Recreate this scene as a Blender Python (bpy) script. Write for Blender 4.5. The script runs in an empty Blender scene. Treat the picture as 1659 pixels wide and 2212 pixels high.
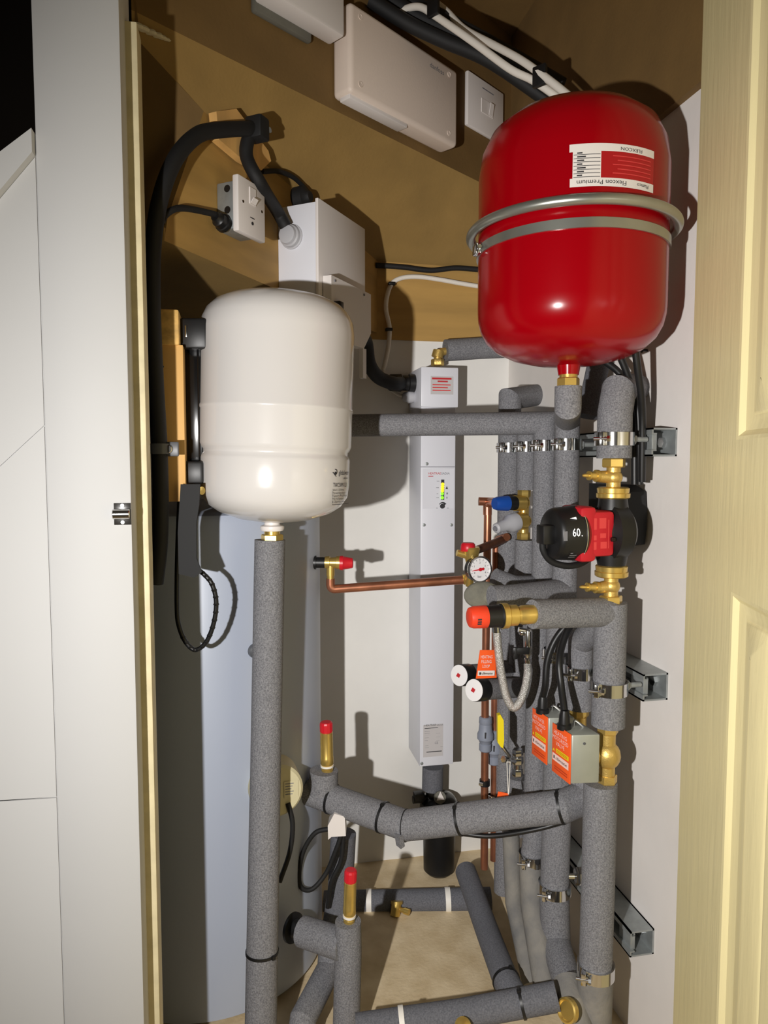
import bpy, bmesh, math, random
from mathutils import Vector, Matrix, noise
random.seed(7)
V = Vector
rad = math.radians
SC = bpy.context.scene
COL = SC.collection
# ------------------------------------------------------------------ camera geometry (metres, floor at z = 0)
F, CX, CY = 1534.0, 829.5, 1106.0
H = 0.947
YAW, PITCH = rad(11.4), rad(4.0)
FW = V((math.sin(YAW), math.cos(YAW), 0)); RT = V((math.cos(YAW), -math.sin(YAW), 0)); UPZ = V((0, 0, 1))
CAM = V((0, 0, H))
LOOK = FW * math.cos(PITCH) - UPZ * math.sin(PITCH)
UPC = FW * math.sin(PITCH) + UPZ * math.cos(PITCH)
def ray(px, py):
    return LOOK + RT * ((px - CX) / F) + UPC * ((CY - py) / F)
def P(px, py, d):                       # point at horizontal distance d ahead of the viewpoint
    r = ray(px, py); return CAM + r * (d / r.dot(FW))
def PX(px, py, x):
    r = ray(px, py); return CAM + r * (x / r.x)
def PY(px, py, y):
    r = ray(px, py); return CAM + r * (y / r.y)
def PZ(px, py, z):
    r = ray(px, py); return CAM + r * ((z - H) / r.z)
def PL(px, py, o, n):                   # on a plane
    r = ray(px, py); return CAM + r * ((o - CAM).dot(n) / r.dot(n))
def S(w, d, py=1106):                   # pixel width -> metres at distance d
    h = math.cos(PITCH) + math.sin(PITCH) * (CY - py) / F
    return w * d / h / F
XW, YB = 0.622, 1.6                      # right wall, back wall
XR = 0.53                                # row of pipes along the right wall
# ------------------------------------------------------------------ materials
def lin(c):
    out = []
    for v in c[:3]:
        v = v / 255.0
        out.append(v / 12.92 if v <= 0.04045 else ((v + 0.055) / 1.055) ** 2.4)
    return (*out, 1.0)
def mat(name, rgb, rough=0.5, metal=0.0, var=0.0, scale=20.0, bump=0.0, bscale=None, rgb2=None, stretch=None,
        emit=0.0, coat=0.0, detail=4.0, spec=0.5, wave=None, ior=None):
    m = bpy.data.materials.new(name); m.use_nodes = True
    nt = m.node_tree; N = nt.nodes; L = nt.links
    b = N['Principled BSDF']
    b.inputs['Base Color'].default_value = lin(rgb)
    b.inputs['Roughness'].default_value = rough
    b.inputs['Metallic'].default_value = metal
    b.inputs['Specular IOR Level'].default_value = spec
    b.inputs['Coat Weight'].default_value = coat
    b.inputs['Coat Roughness'].default_value = 0.08
    tc = N.new('ShaderNodeTexCoord'); mp = N.new('ShaderNodeMapping')
    L.new(tc.outputs['Object'], mp.inputs['Vector'])
    if stretch: mp.inputs['Scale'].default_value = stretch
    if var or rgb2:
        nz = N.new('ShaderNodeTexNoise'); nz.inputs['Scale'].default_value = scale; nz.inputs['Detail'].default_value = detail
        L.new(mp.outputs['Vector'], nz.inputs['Vector'])
        cr = N.new('ShaderNodeValToRGB')
        c = lin(rgb)
        if rgb2:
            cr.color_ramp.elements[0].color = c; cr.color_ramp.elements[1].color = lin(rgb2)
        else:
            cr.color_ramp.elements[0].color = tuple(max(0, x * (1 - var)) for x in c[:3]) + (1,)
            cr.color_ramp.elements[1].color = tuple(min(1, x * (1 + var)) for x in c[:3]) + (1,)
        cr.color_ramp.elements[0].position = 0.3; cr.color_ramp.elements[1].position = 0.7
        L.new(nz.outputs['Fac'], cr.inputs['Fac']); L.new(cr.outputs['Color'], b.inputs['Base Color'])
    if bump:
        n2 = N.new('ShaderNodeTexNoise'); n2.inputs['Scale'].default_value = bscale or scale; n2.inputs['Detail'].default_value = 3
        L.new(mp.outputs['Vector'], n2.inputs['Vector'])
        src = n2.outputs['Fac']
        if wave:
            w = N.new('ShaderNodeTexWave'); w.inputs['Scale'].default_value = wave; w.inputs['Distortion'].default_value = 2
            L.new(mp.outputs['Vector'], w.inputs['Vector']); src = w.outputs['Fac']
        bp = N.new('ShaderNodeBump'); bp.inputs['Strength'].default_value = bump; bp.inputs['Distance'].default_value = 0.002
        L.new(src, bp.inputs['Height']); L.new(bp.outputs['Normal'], b.inputs['Normal'])
    if emit:
        b.inputs['Emission Color'].default_value = lin(rgb); b.inputs['Emission Strength'].default_value = emit
    return m
M = {}
def mk(k, *a, **kw): M[k] = mat(k, *a, **kw)
mk('plaster', (226, 221, 216), 0.75, var=0.05, scale=6, bump=0.15, bscale=60)
mk('plaster_back', (226, 224, 219), 0.75, var=0.06, scale=5, bump=0.15, bscale=50)
mk('white_gloss', (199, 199, 198), 0.62, var=0.02, scale=3, bump=0.12, bscale=18)
mk('cream_trim', (222, 210, 172), 0.5, var=0.09, scale=40, bump=0.2, bscale=60)
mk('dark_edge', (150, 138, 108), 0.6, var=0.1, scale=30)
mk('door_cream', (238, 225, 172), 0.36, var=0.02, scale=30, bump=0.35, bscale=90, stretch=(1, 1, 0.12))
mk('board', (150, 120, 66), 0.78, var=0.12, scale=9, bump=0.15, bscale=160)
mk('board_shaded', (116, 89, 47), 0.8, var=0.14, scale=8, bump=0.15, bscale=160)  # darker copy of board: weak light on the upper faces put into the colour
mk('ply', (170, 134, 72), 0.62, var=0.22, scale=5, stretch=(0.5, 1, 4.5), detail=5)
mk('pine', (222, 174, 104), 0.6, var=0.16, scale=28, stretch=(1, 1, 0.1), detail=5)
mk('pine_end', (214, 172, 100), 0.65, var=0.3, scale=60, stretch=(1, 0.3, 1.2), detail=3)
mk('filler', (226, 216, 190), 0.9)
mk('concrete', (222, 203, 168), 0.9, rgb2=(196, 174, 136), scale=22, bump=0.4, bscale=150, detail=14)
mk('shade_black', (20, 17, 14), 0.95, spec=0.0)  # near black: darkness painted into the two walls that use it
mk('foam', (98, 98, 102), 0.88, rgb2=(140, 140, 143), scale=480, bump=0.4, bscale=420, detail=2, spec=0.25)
mk('foam_shaded', (88, 89, 95), 0.9, rgb2=(112, 113, 119), scale=450, bump=0.35, bscale=400, detail=2, spec=0.25)  # darker copy of foam: shade on rear and low pipes painted in
mk('foam_dusty', (140, 136, 128), 0.95, rgb2=(112, 111, 110), scale=26, bump=0.4, bscale=200, spec=0.2)
mk('felt', (132, 130, 116), 0.95, rgb2=(108, 107, 99), scale=45, bump=0.4, bscale=300, spec=0.1)
mk('cylinder_blue', (172, 180, 196), 0.38, var=0.02, scale=4)
mk('vessel_white', (214, 211, 208), 0.22, coat=0.4)
mk('plastic_white', (228, 222, 218), 0.4)
mk('plastic_box', (228, 212, 198), 0.5, bump=0.06, bscale=300)
mk('steel_white', (222, 223, 230), 0.4)
mk('seam', (120, 120, 126), 0.6)
mk('black', (20, 20, 21), 0.42)
mk('black_matt', (17, 17, 18), 0.7)
mk('black_gloss', (16, 16, 17), 0.18)
mk('cable_white', (226, 220, 210), 0.5)
mk('red_paint', (150, 0, 12), 0.2, spec=0.32)
mk('red_plastic', (205, 28, 42), 0.38)
mk('red_pump', (188, 22, 38), 0.45)
mk('red_pump_ink', (212, 62, 62), 0.5)
mk('orange_red', (232, 66, 36), 0.42)
mk('orange', (250, 96, 34), 0.5)
mk('blue', (22, 74, 160), 0.4)
mk('yellow', (240, 216, 20), 0.5)
mk('brass', (224, 192, 108), 0.3, 0.8, var=0.06, scale=60)
mk('brass_cast', (216, 184, 106), 0.42, 0.75, bump=0.2, bscale=400)
mk('copper', (186, 124, 96), 0.32, 0.8, var=0.25, scale=25, detail=6)
mk('copper_dark', (120, 78, 60), 0.45, 0.7, var=0.3, scale=30)
mk('chrome', (214, 214, 214), 0.14, 1.0)
mk('galv', (158, 163, 163), 0.45, 0.55, var=0.12, scale=60)
mk('steel_tube', (170, 172, 164), 0.32, 0.8, var=0.05, scale=30)
mk('alu', (176, 180, 172), 0.45, 0.55, var=0.04, scale=50)
mk('braid', (205, 203, 198), 0.35, 0.75, bump=0.9, bscale=700, var=0.25, scale=500)
mk('grey_plastic', (136, 142, 156), 0.5)
mk('grey_cap', (178, 178, 182), 0.5)
mk('beige', (206, 198, 162), 0.5)
mk('dial', (240, 238, 238), 0.35)
mk('paper', (226, 220, 214), 0.6)
mk('paper_grey', (196, 192, 192), 0.55)
mk('ink', (44, 44, 48), 0.6)
mk('ink_grey', (120, 120, 126), 0.6)
mk('ink_red', (190, 36, 44), 0.6)
mk('ink_pink', (250, 214, 204), 0.6)
mk('ink_orange', (196, 62, 22), 0.6)
mk('label_red', (168, 16, 26), 0.3)
mk('gasket', (236, 232, 224), 0.5)
mk('led_yellow', (255, 214, 30), 0.4, emit=1.6)
mk('led_green', (120, 230, 40), 0.4, emit=1.4)
mk('led_white', (245, 245, 245), 0.4, emit=1.0)
mk('grey_box', (104, 102, 92), 0.7, var=0.1, scale=30)
mk('grey_dark', (84, 86, 90), 0.4)
# ------------------------------------------------------------------ mesh builder
def frame(ax):
    ax = V(ax).normalized()
    t = V((0, 0, 1)) if abs(ax.z) < 0.9 else V((1, 0, 0))
    u = t.cross(ax).normalized(); return u, ax.cross(u).normalized(), ax
def smoothpath(pts, n=8):
    pts = [V(p) for p in pts]
    if len(pts) < 3: return pts
    out = []
    ext = [pts[0] * 2 - pts[1]] + pts + [pts[-1] * 2 - pts[-2]]
    for i in range(1, len(ext) - 2):
        p0, p1, p2, p3 = ext[i - 1:i + 3]
        for k in range(n):
            t = k / n
            out.append(0.5 * ((2 * p1) + (p2 - p0) * t + (2 * p0 - 5 * p1 + 4 * p2 - p3) * t * t + (3 * p1 - p0 - 3 * p2 + p3) * t ** 3))
    out.append(pts[-1]); return out
def fillet(pts, r, n=6):
    pts = [V(p) for p in pts]; out = [pts[0]]
    for i in range(1, len(pts) - 1):
        a, b, c = pts[i - 1], pts[i], pts[i + 1]
        ra = min(r, (a - b).length * 0.48, (c - b).length * 0.48)
        p = b + (a - b).normalized() * ra; q = b + (c - b).normalized() * ra
        for k in range(n + 1):
            t = k / n; out.append(p * (1 - t) ** 2 + b * 2 * t * (1 - t) + q * t * t)
    out.append(pts[-1]); return out
_text = {}
def text_geo(s):
    if s not in _text:
        cu = bpy.data.curves.new('t', 'FONT'); cu.body = s; cu.size = 1; cu.resolution_u = 2
        o = bpy.data.objects.new('t', cu)
        me = bpy.data.meshes.new_from_object(o)
        vs = [v.co.copy() for v in me.vertices]; fs = [tuple(p.vertices) for p in me.polygons]
        bpy.data.objects.remove(o); bpy.data.curves.remove(cu); bpy.data.meshes.remove(me)
        w = max([v.x for v in vs] or [1]); x0 = min([v.x for v in vs] or [0])
        _text[s] = (vs, fs, x0, w)
    return _text[s]
class MB:
    def __init__(s): s.v = []; s.f = []; s.m = []; s.mi = 0
    def mat(s, i): s.mi = i; return s
    def add(s, vs, fs):
        o = len(s.v); s.v += [V(v) for v in vs]
        for f in fs: s.f.append(tuple(i + o for i in f)); s.m.append(s.mi)
        return s
    def tube(s, pts, r, seg=20, caps=True, closed=False):
        pts = [V(p) for p in pts]
        pts = [p for i, p in enumerate(pts) if i == 0 or (p - pts[i - 1]).length > 1e-6]
        n = len(pts); rs = r if isinstance(r, (list, tuple)) else [r] * n
        if len(rs) != n: rs = [rs[min(len(rs) - 1, int(i * len(rs) / n))] for i in range(n)]
        dirs = [(pts[(i + 1) % n] - pts[i]).normalized() for i in range(n if closed else n - 1)]
        vs = []; u, w, _ = frame(dirs[0]); cur = dirs[0]
        for i in range(n):
            if closed: d0, d1 = dirs[i - 1], dirs[i]
            else: d0 = dirs[max(0, i - 1)]; d1 = dirs[min(n - 2, i)]
            q = cur.rotation_difference(d0); u = q @ u; w = q @ w; cur = d0
            nrm = d0 + d1
            nrm = d0.copy() if nrm.length < 1e-4 else nrm.normalized()
            den = max(0.35, d0.dot(nrm))
            for k in range(seg):
                a = 2 * math.pi * k / seg
                off = (u * math.cos(a) + w * math.sin(a)) * rs[i]
                off = off - d0 * (off.dot(nrm) / den)
                vs.append(pts[i] + off)
        fs = []
        for i in range(n if closed else n - 1):
            for k in range(seg):
                a = i * seg + k; b = i * seg + (k + 1) % seg; j = ((i + 1) % n) * seg
                fs.append((a, b, j + (k + 1) % seg, j + k))
        if caps and not closed:
            fs.append(tuple(reversed(range(seg)))); fs.append(tuple(range((n - 1) * seg, n * seg)))
        return s.add(vs, fs)
    def lathe(s, p0, ax, prof, seg=32, ref=None, rot=0.0):
        u, w, ax = frame(ax)
        if ref is not None:
            u = (V(ref) - ax * V(ref).dot(ax)).normalized(); w = ax.cross(u)
        p0 = V(p0); vs = []; fs = []; rings = []
        for h, r in prof:
            if r < 1e-5: rings.append([len(vs)]); vs.append(p0 + ax * h)
            else:
                rings.append(list(range(len(vs), len(vs) + seg)))
                for k in range(seg):
                    a = 2 * math.pi * k / seg + rot; vs.append(p0 + ax * h + (u * math.cos(a) + w * math.sin(a)) * r)
        for a, b in zip(rings, rings[1:]):
            for k in range(seg):
                k2 = (k + 1) % seg
                if len(a) == 1 and len(b) == 1: continue
                if len(a) == 1: fs.append((a[0], b[k2], b[k]))
                elif len(b) == 1: fs.append((a[k], a[k2], b[0]))
                else: fs.append((a[k], a[k2], b[k2], b[k]))
        if len(rings[0]) > 1: fs.append(tuple(reversed(rings[0])))
        if len(rings[-1]) > 1: fs.append(tuple(rings[-1]))
        return s.add(vs, fs)
    def cyl(s, p0, p1, r0, r1=None, seg=24, ch=0.0):
        p0, p1 = V(p0), V(p1); L = (p1 - p0).length; r1 = r0 if r1 is None else r1
        pr = [(0, r0), (L, r1)]
        if ch: pr = [(0, r0 - ch), (ch, r0), (L - ch, r1), (L, r1 - ch)]
        return s.lathe(p0, p1 - p0, pr, seg)
    def nut(s, p0, p1, r):
        p0, p1 = V(p0), V(p1); L = (p1 - p0).length
        return s.lathe(p0, p1 - p0, [(0, r * .9), (L * .12, r), (L * .88, r), (L, r * .9)], 6, rot=.3)
    def box(s, c, size, R=None, bev=0.0, seg=2):
        bm = bmesh.new(); bmesh.ops.create_cube(bm, size=1)
        for v in bm.verts: v.co = V((v.co.x * size[0], v.co.y * size[1], v.co.z * size[2]))
        if bev: bmesh.ops.bevel(bm, geom=list(bm.edges), offset=bev, segments=seg, affect='EDGES', profile=0.5)
        bm.verts.index_update()
        c = V(c); vs = []
        for v in bm.verts:
            vs.append(c + (R[0] * v.co.x + R[1] * v.co.y + R[2] * v.co.z if R else v.co))
        fs = [tuple(v.index for v in f.verts) for f in bm.faces]; bm.free()
        return s.add(vs, fs)
    def bb(s, a, b, bev=0.0):           # axis aligned box from two corners
        a, b = V(a), V(b)
        return s.box((a + b) / 2, [abs(b[i] - a[i]) for i in range(3)], None, bev)
    def prism(s, poly, ext):
        poly = [V(p) for p in poly]; ext = V(ext); n = len(poly)
        vs = poly + [p + ext for p in poly]
        fs = [tuple(reversed(range(n))), tuple(range(n, 2 * n))] + [(i, (i + 1) % n, n + (i + 1) % n, n + i) for i in range(n)]
        return s.add(vs, fs)
    def ring(s, c, ax, R, r, seg=32, sseg=10):
        u, w, ax = frame(ax); c = V(c)
        return s.tube([c + (u * math.cos(2 * math.pi * k / seg) + w * math.sin(2 * math.pi * k / seg)) * R for k in range(seg)], r, sseg, closed=True)
    def band(s, c, ax, R, width, th, seg=28):
        u, w, ax = frame(ax); c = V(c)
        return s.lathe(c - ax * width / 2, ax, [(0, R - th), (0, R + th), (width, R + th), (width, R - th), (0, R - th)], seg)
    def ball(s, c, r, sc=(1, 1, 1), seg=20):
        c = V(c); n = seg // 2; vs = [c + V((0, 0, r * sc[2]))]
        for i in range(1, n):
            t = math.pi * i / n
            for k in range(seg):
                a = 2 * math.pi * k / seg
                vs.append(c + V((r * sc[0] * math.sin(t) * math.cos(a), r * sc[1] * math.sin(t) * math.sin(a), r * sc[2] * math.cos(t))))
        vs.append(c - V((0, 0, r * sc[2]))); fs = []
        for k in range(seg):
            fs.append((0, 1 + k, 1 + (k + 1) % seg)); b = 1 + (n - 2) * seg
            fs.append((len(vs) - 1, b + (k + 1) % seg, b + k))
        for i in range(n - 2):
            for k in range(seg):
                a = 1 + i * seg + k; b = 1 + i * seg + (k + 1) % seg
                fs.append((a, a + seg, b + seg, b))
        return s.add(vs, fs)
    def quad(s, o, x, y, w, h, lift=0.0, bend=None):       # flat rectangle, lower-left o, directions x, y
        o, x, y = V(o), V(x), V(y); nrm = x.cross(y).normalized() * lift
        return s.add([o + nrm, o + x * w + nrm, o + x * w + y * h + nrm, o + y * h + nrm], [(0, 1, 2, 3)])
    def text(s, t, o, x, y, size, width=None, lift=0.0006, fn=None):
        vs, fs, x0, w = text_geo(t); o, x, y = V(o), V(x), V(y); nrm = x.cross(y).normalized()
        k = size / 0.72; kx = k if width is None else width / max(1e-6, w - x0)
        if fn: return s.add([fn((v.x - x0) * kx, v.y * k) for v in vs], fs)
        return s.add([o + x * ((v.x - x0) * kx) + y * (v.y * k) + nrm * lift for v in vs], fs)
    def build(s, name, mats, parent=None, sharp=38, flat=False):
        if not isinstance(mats, (list, tuple)): mats = [mats]
        me = bpy.data.meshes.new(name)
        if parent is not None: off = LOC[parent.name]
        else:
            xs = [v.x for v in s.v]; ys = [v.y for v in s.v]; zs = [v.z for v in s.v]
            off = V(((min(xs) + max(xs)) / 2, (min(ys) + max(ys)) / 2, min(zs)))
        me.from_pydata([v - off for v in s.v], [], s.f)
        for m in mats: me.materials.append(M[m] if isinstance(m, str) else m)
        me.polygons.foreach_set('material_index', s.m)
        if not flat:
            me.polygons.foreach_set('use_smooth', [True] * len(s.f)); me.set_sharp_from_angle(angle=rad(sharp))
        me.update()
        o = bpy.data.objects.new(name, me); COL.objects.link(o)
        if parent is not None: o.parent = parent
        else: o.location = off
        LOC[o.name] = off
        return o
LOC = {}
def tag(o, label, cat, group=None, kind=None):
    o['label'] = label; o['category'] = cat
    if group: o['group'] = group
    if kind: o['kind'] = kind
    return o
def thing(name, label, cat, loc, group=None):
    o = bpy.data.objects.new(name, None); COL.objects.link(o); o.location = V(loc); o.empty_display_size = 0.02
    LOC[o.name] = V(loc); return tag(o, label, cat, group)
def struct(name, mb, mats, label=None, cat=None, **kw):
    o = mb.build(name, mats, **kw); o['kind'] = 'structure'
    if label: o['label'] = label; o['category'] = cat
    return o
# ------------------------------------------------------------------ the setting
def slab(mb, poly, th):                 # polygon facing the cupboard, thickness away from the viewpoint
    poly = [V(p) for p in poly]
    n = V((0, 0, 0))
    for i in range(len(poly)): n += (poly[i] - poly[0]).cross(poly[(i + 1) % len(poly)] - poly[0])
    n.normalize(); c = sum(poly, V((0, 0, 0))) / len(poly)
    if n.dot(c - CAM) < 0: n = -n
    return mb.prism(poly, n * th)
struct('floor', MB().bb((-1.6, -0.6, -0.06), (1.5, 1.7, 0)), 'concrete', 'bare dusty concrete floor of the cupboard', 'floor')
zt = PY(945, 738, YB).z                  # top of the plaster on the back wall
struct('wall_back', MB().bb((-0.46, YB, 0), (XW + 0.06, YB + 0.08, zt)), 'plaster_back', 'white plastered rear wall of the cupboard', 'wall')
struct('wall_back_upper', MB().bb((-0.46, YB - 0.004, zt), (XW + 0.06, YB + 0.08, 1.62)), 'ply', 'varnished plywood boarding above the white rear wall', 'wall')
zr = 1.455
struct('wall_right', MB().bb((XW, 0.84, 0), (XW + 0.08, YB, zr)), 'plaster', 'white plastered wall behind the pipe rails', 'wall')
struct('wall_right_upper', MB().bb((XW - 0.012, 0.84, zr), (XW + 0.08, YB, 2.0)), 'board_shaded', 'brown board above the white right wall', 'wall')
struct('wall_left', MB().bb((-0.50, 0.98, 0), (-0.42, YB, 1.9)), 'shade_black', 'left wall beside the cylinder, near black in place of shade', 'wall')  # black colour deepens the shadow around the cylinder
# --- stair underside: risers and tread undersides seen from below
A = P(268, 44, 0.985); B = P(1030, 385, 1.57)
du = (B - A); du.z = 0; du.normalize(); nu = V((du.y, -du.x, 0))
zl1 = 1.55
def UP(px, py): return PL(px, py, A, nu)
A1 = V((A.x, A.y, zl1)) - du * 0.05
B1 = A1 + du * ((XW - A1.x) / du.x)
struct('wall_riser', slab(MB(), [A1, B1, B1 + V((0, 0, .4)), A1 + V((0, 0, .4))], 0.018), 'board_shaded', 'brown riser board carrying the beige box', 'wall')
Cc = PY(815, 565, YB - 0.004); St = P(355, 520, 1.0)
ds = V((Cc.x - St.x, Cc.y - St.y, 0)).normalized(); ns = V((ds.y, -ds.x, 0))
def SP(px, py, lift=0.0): return PL(px, py, St + ns * lift, ns)
D = SP(440, 240)
Cn = V((Cc.x, Cc.y, D.z - 0.03)); Cn.z = PY(815, 565, YB).z
A2 = P(303, 92, 1.0)
Fr = V((XW, YB - 0.004, Cn.z - 0.005))
mb = MB()
# lit sloping underside between the two risers, a slightly twisted sheet
top = [A1.lerp(B1, t) for t in (0, .2, .4, .6, .8, 1)]
low = [A2, D, D.lerp(Cn, .5), Cn, Cn.lerp(Fr, .5), Fr]
vs = top + low; fs = [(i, i + 1, 7 + i, 6 + i) for i in range(5)]
back = [p + V((-.01, .02, .02)) for p in vs]
mb.add(vs + back, fs + [tuple(12 + i for i in reversed(f)) for f in fs])
struct('ceiling_slope', mb, 'board', 'sloping board under the stair between two risers', 'ceiling')
S1 = SP(355, 520); S2 = SP(610, 640); S2 = St + ds * ((Cc - St).dot(ds)); S2.z = SP(610, 640).z
S1.z = SP(355, 520).z
struct('wall_stringer', slab(MB(), [S1, S2, Cn, D, SP(362, 470)], 0.02), 'ply', 'plywood face behind the metal-boxed switch', 'wall')
struct('ceiling_low', slab(MB(), [S1, S2, V((S2.x - .02, YB, S2.z)), V((-.42, YB, S2.z)), V((-.42, 1.0, S2.z))], 0.018), 'board', 'low board ceiling above the white vessel', 'ceiling')
struct('wall_left_upper', slab(MB(), [A2, D, SP(362, 470), S1, V((-.42, 1.02, S1.z)), V((-.42, 1.02, 1.9)), V((A2.x - .03, 1.02, 1.9))], 0.018), 'board_shaded', 'shade-toned board between the door post and the plywood face', 'wall')
struct('ceiling', MB().bb((-0.46, 0.86, 1.90), (XW + .08, YB + .08, 1.96)), 'board_shaded', 'brown ceiling over the beige box', 'ceiling')
# --- front wall: stair side panelling and the door post
YF = 0.87
xp0 = PY(103, 1106, YF).x; xp1 = PY(284, 1106, YF).x
ys = PX(295, 1106, xp1).y; xs = PY(320, 1106, ys).x; yb = PX(328, 1106, xs).y
struct('trim_post', MB().bb((xp0, YF, 0), (xp1, YF + 0.09, 1.98), 0.0015), 'white_gloss', 'wide white painted post left of the cupboard opening', 'post')
g = 0.0007
def pf(px, py): return PY(px, py, YF)
def at_z(x, a, b): return a.z + (b.z - a.z) * (x - a.x) / (b.x - a.x)
XL, XE = -0.66, xp0 - 0.0008
capu = (pf(0, 343), pf(66, 293)); capl = (pf(0, 428), pf(68, 347)); s1 = (pf(0, 1008), pf(90, 925)); s2 = (pf(0, 1730), pf(128, 1722))
mb = MB()
def strip(u, l, th, yy=YF):
    q = []
    for (x, a) in ((XL, u), (XE, u), (XE, l), (XL, l)):
        q.append(V((x, yy, a if isinstance(a, (int, float)) else at_z(x, *a))))
    mb.prism(q, (0, th, 0))
strip(capu, capl, 0.05, YF - 0.012)
def sh(l, d): return (l[0] + V((0, 0, d)), l[1] + V((0, 0, d)))
strip(sh(capl, -g), sh(s1, g), 0.03); strip(sh(s1, -g), sh(s2, g), 0.03); strip(sh(s2, -g), 0.0, 0.03)
struct('wall_front', mb, 'white_gloss', 'white boarded side of the staircase with diagonal joints', 'wall', flat=True)
mb = MB(); mb.prism([V((XL, YF + .0022, 0)), V((xp0, YF + .0022, 0)), V((xp0, YF + .0022, at_z(xp0, *capu) - .02)), V((XL, YF + .0022, at_z(XL, *capu) - .02))], (0, .02, 0))
struct('wall_front_backing', mb, 'white_gloss', 'boarding behind the stair side panels', 'wall')
struct('trim_stop', MB().bb((xp1 - .004, ys, 0), (xs, yb, PY(290, 46, ys).z), 0.0015), 'cream_trim', 'cream painted stop strip inside the post', 'trim')
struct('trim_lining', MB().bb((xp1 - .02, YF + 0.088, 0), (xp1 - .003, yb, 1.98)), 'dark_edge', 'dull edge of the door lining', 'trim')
struct('wall_front_inner', MB().bb((-0.42, yb + .0, 0), (xs - .012, yb + .012, 1.9)), 'shade_black', 'inner face of the front wall, coloured black for darkness', 'wall')  # black colour keeps this face dark even where the torch reaches it
rc = thing('roller_catch', 'small chrome roller catch on the edge of the white post', 'door catch', PY(264, 1134, YF))
ca_, cb_ = PY(247, 1134, YF), PY(283, 1086, YF)
mb = MB(); mb.bb((ca_.x, YF - .0016, ca_.z), (cb_.x, YF - .0001, cb_.z), .0005); mb.build('plate', 'chrome', rc)
cm = (ca_ + cb_) / 2
mb = MB(); mb.cyl((ca_.x - .001, YF - .004, cm.z), (cb_.x - .001, YF - .004, cm.z), .0062, seg=24, ch=.0008); mb.build('roller', 'chrome', rc)
for dz_ in (-.0098, .0098): MB().lathe((cm.x, YF - .0016, cm.z + dz_), (0, -1, 0), [(0, .0024), (.0006, .0022), (.0007, 0)], 12).build('screw', 'galv', rc)
# torn white filler along the board joint near the top of the post
mb = MB(); random.seed(3)
for i in range(16):
    t = i / 15
    c = UP(290 + t * 75, 52 + t * 34); r = random.uniform(.003, .0065) * (1.25 - .7 * t)
    mb.ball(c - V((0, .002, .002)), r, (1.6, .7, .8), 8)
tag(mb.build('torn_filler', 'filler'), 'torn white filler clinging to the top corner joint by the post', 'filler', kind='stuff')
# --- open panelled door on the right
hp = P(1490, 1000, 0.975); hp.z = 0
de = V((-0.33, -0.944, 0)).normalized(); dn = V((de.y, -de.x, 0))      # along the leaf, normal to the lit face
DW, DH = 0.70, 1.97
def DP(s, z, k=0.0): return hp + de * s + UPZ * z + dn * k
Rd = (de, UPZ, dn)
def sz(px, py):
    q = PL(px, py, hp, dn); return (q - hp).dot(de), q.z
s_up, z_up = sz(1592, 950); s_lo, z_lo = sz(1577, 1277)
st = (s_up + s_lo) / 2
mb = MB()
def dbox(s0, s1_, z0, z1, k0, k1, bev=0.0): mb.box(DP((s0 + s1_) / 2, (z0 + z1) / 2, (k0 + k1) / 2), (s1_ - s0, z1 - z0, k1 - k0), Rd, bev)
def panel(s0, s1_, z0, z1):
    lv = [(0, 0), (.004, -.001), (.010, -.0065), (.020, -.0095), (.026, -.0095), (.030, -.0075), (.058, -.0015), (.062, -.0012)]
    vs = []
    for o, k in lv: vs += [DP(s0 + o, z0 + o, k), DP(s1_ - o, z0 + o, k), DP(s1_ - o, z1 - o, k), DP(s0 + o, z1 - o, k)]
    fs = []
    for i in range(len(lv) - 1):
        for k in range(4): fs.append((i * 4 + k, i * 4 + (k + 1) % 4, i * 4 + 4 + (k + 1) % 4, i * 4 + 4 + k))
    n = len(vs) - 4; fs.append((n, n + 1, n + 2, n + 3)); mb.add(vs, fs)
dbox(0, DW, 0.005, DH, -.035, -.0105)
e = DW - st; m0, m1 = 0.5 * DW - .05, 0.5 * DW + .05
dbox(0, st, 0.005, DH, -.0105, 0); dbox(e, DW, .005, DH, -.0105, 0)
dbox(st, e, z_lo, z_up, -.0105, 0); dbox(st, e, .005, .2, -.0105, 0); dbox(st, e, DH - .11, DH, -.0105, 0)
dbox(m0, m1, .2, z_lo, -.0105, 0); dbox(m0, m1, z_up, DH - .11, -.0105, 0)
for a_, b_ in ((st, m0), (m1, e)): panel(a_, b_, .2, z_lo); panel(a_, b_, z_up, DH - .11)
struct('door_1', mb, 'door_cream', 'cream wood-grained panelled door standing open at the right', 'door', sharp=25)
# ------------------------------------------------------------------ camera and light
cd = bpy.data.cameras.new('camera'); cam = bpy.data.objects.new('camera', cd); COL.objects.link(cam)
cam.location = CAM; cam.rotation_euler = (rad(90) - PITCH, 0, -YAW)
cd.sensor_fit = 'VERTICAL'; cd.sensor_height = 36.0; cd.lens = F / 2212 * 36.0; cd.clip_start = 0.02
SC.camera = cam
def spot(name, loc, aim, energy, size, blend, radius, col):
    ld = bpy.data.lights.new(name, 'SPOT'); ld.energy = energy; ld.spot_size = rad(size); ld.spot_blend = blend
    ld.shadow_soft_size = radius; ld.color = col
    o = bpy.data.objects.new(name, ld); COL.objects.link(o); o.location = loc
    o.rotation_euler = (V(aim) - V(loc)).to_track_quat('-Z', 'Y').to_euler(); return o
TORCH = CAM - RT * 0.275 - FW * 0.02 - UPZ * 0.065
tl = spot('torch', TORCH, P(1220, 1270, 1.5), 50, 124, 1.0, 0.010, (1.0, 0.972, 0.945)).data
tl.use_nodes = True
fo = tl.node_tree.nodes.new('ShaderNodeLightFalloff'); fo.inputs['Strength'].default_value = 1.0
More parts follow.
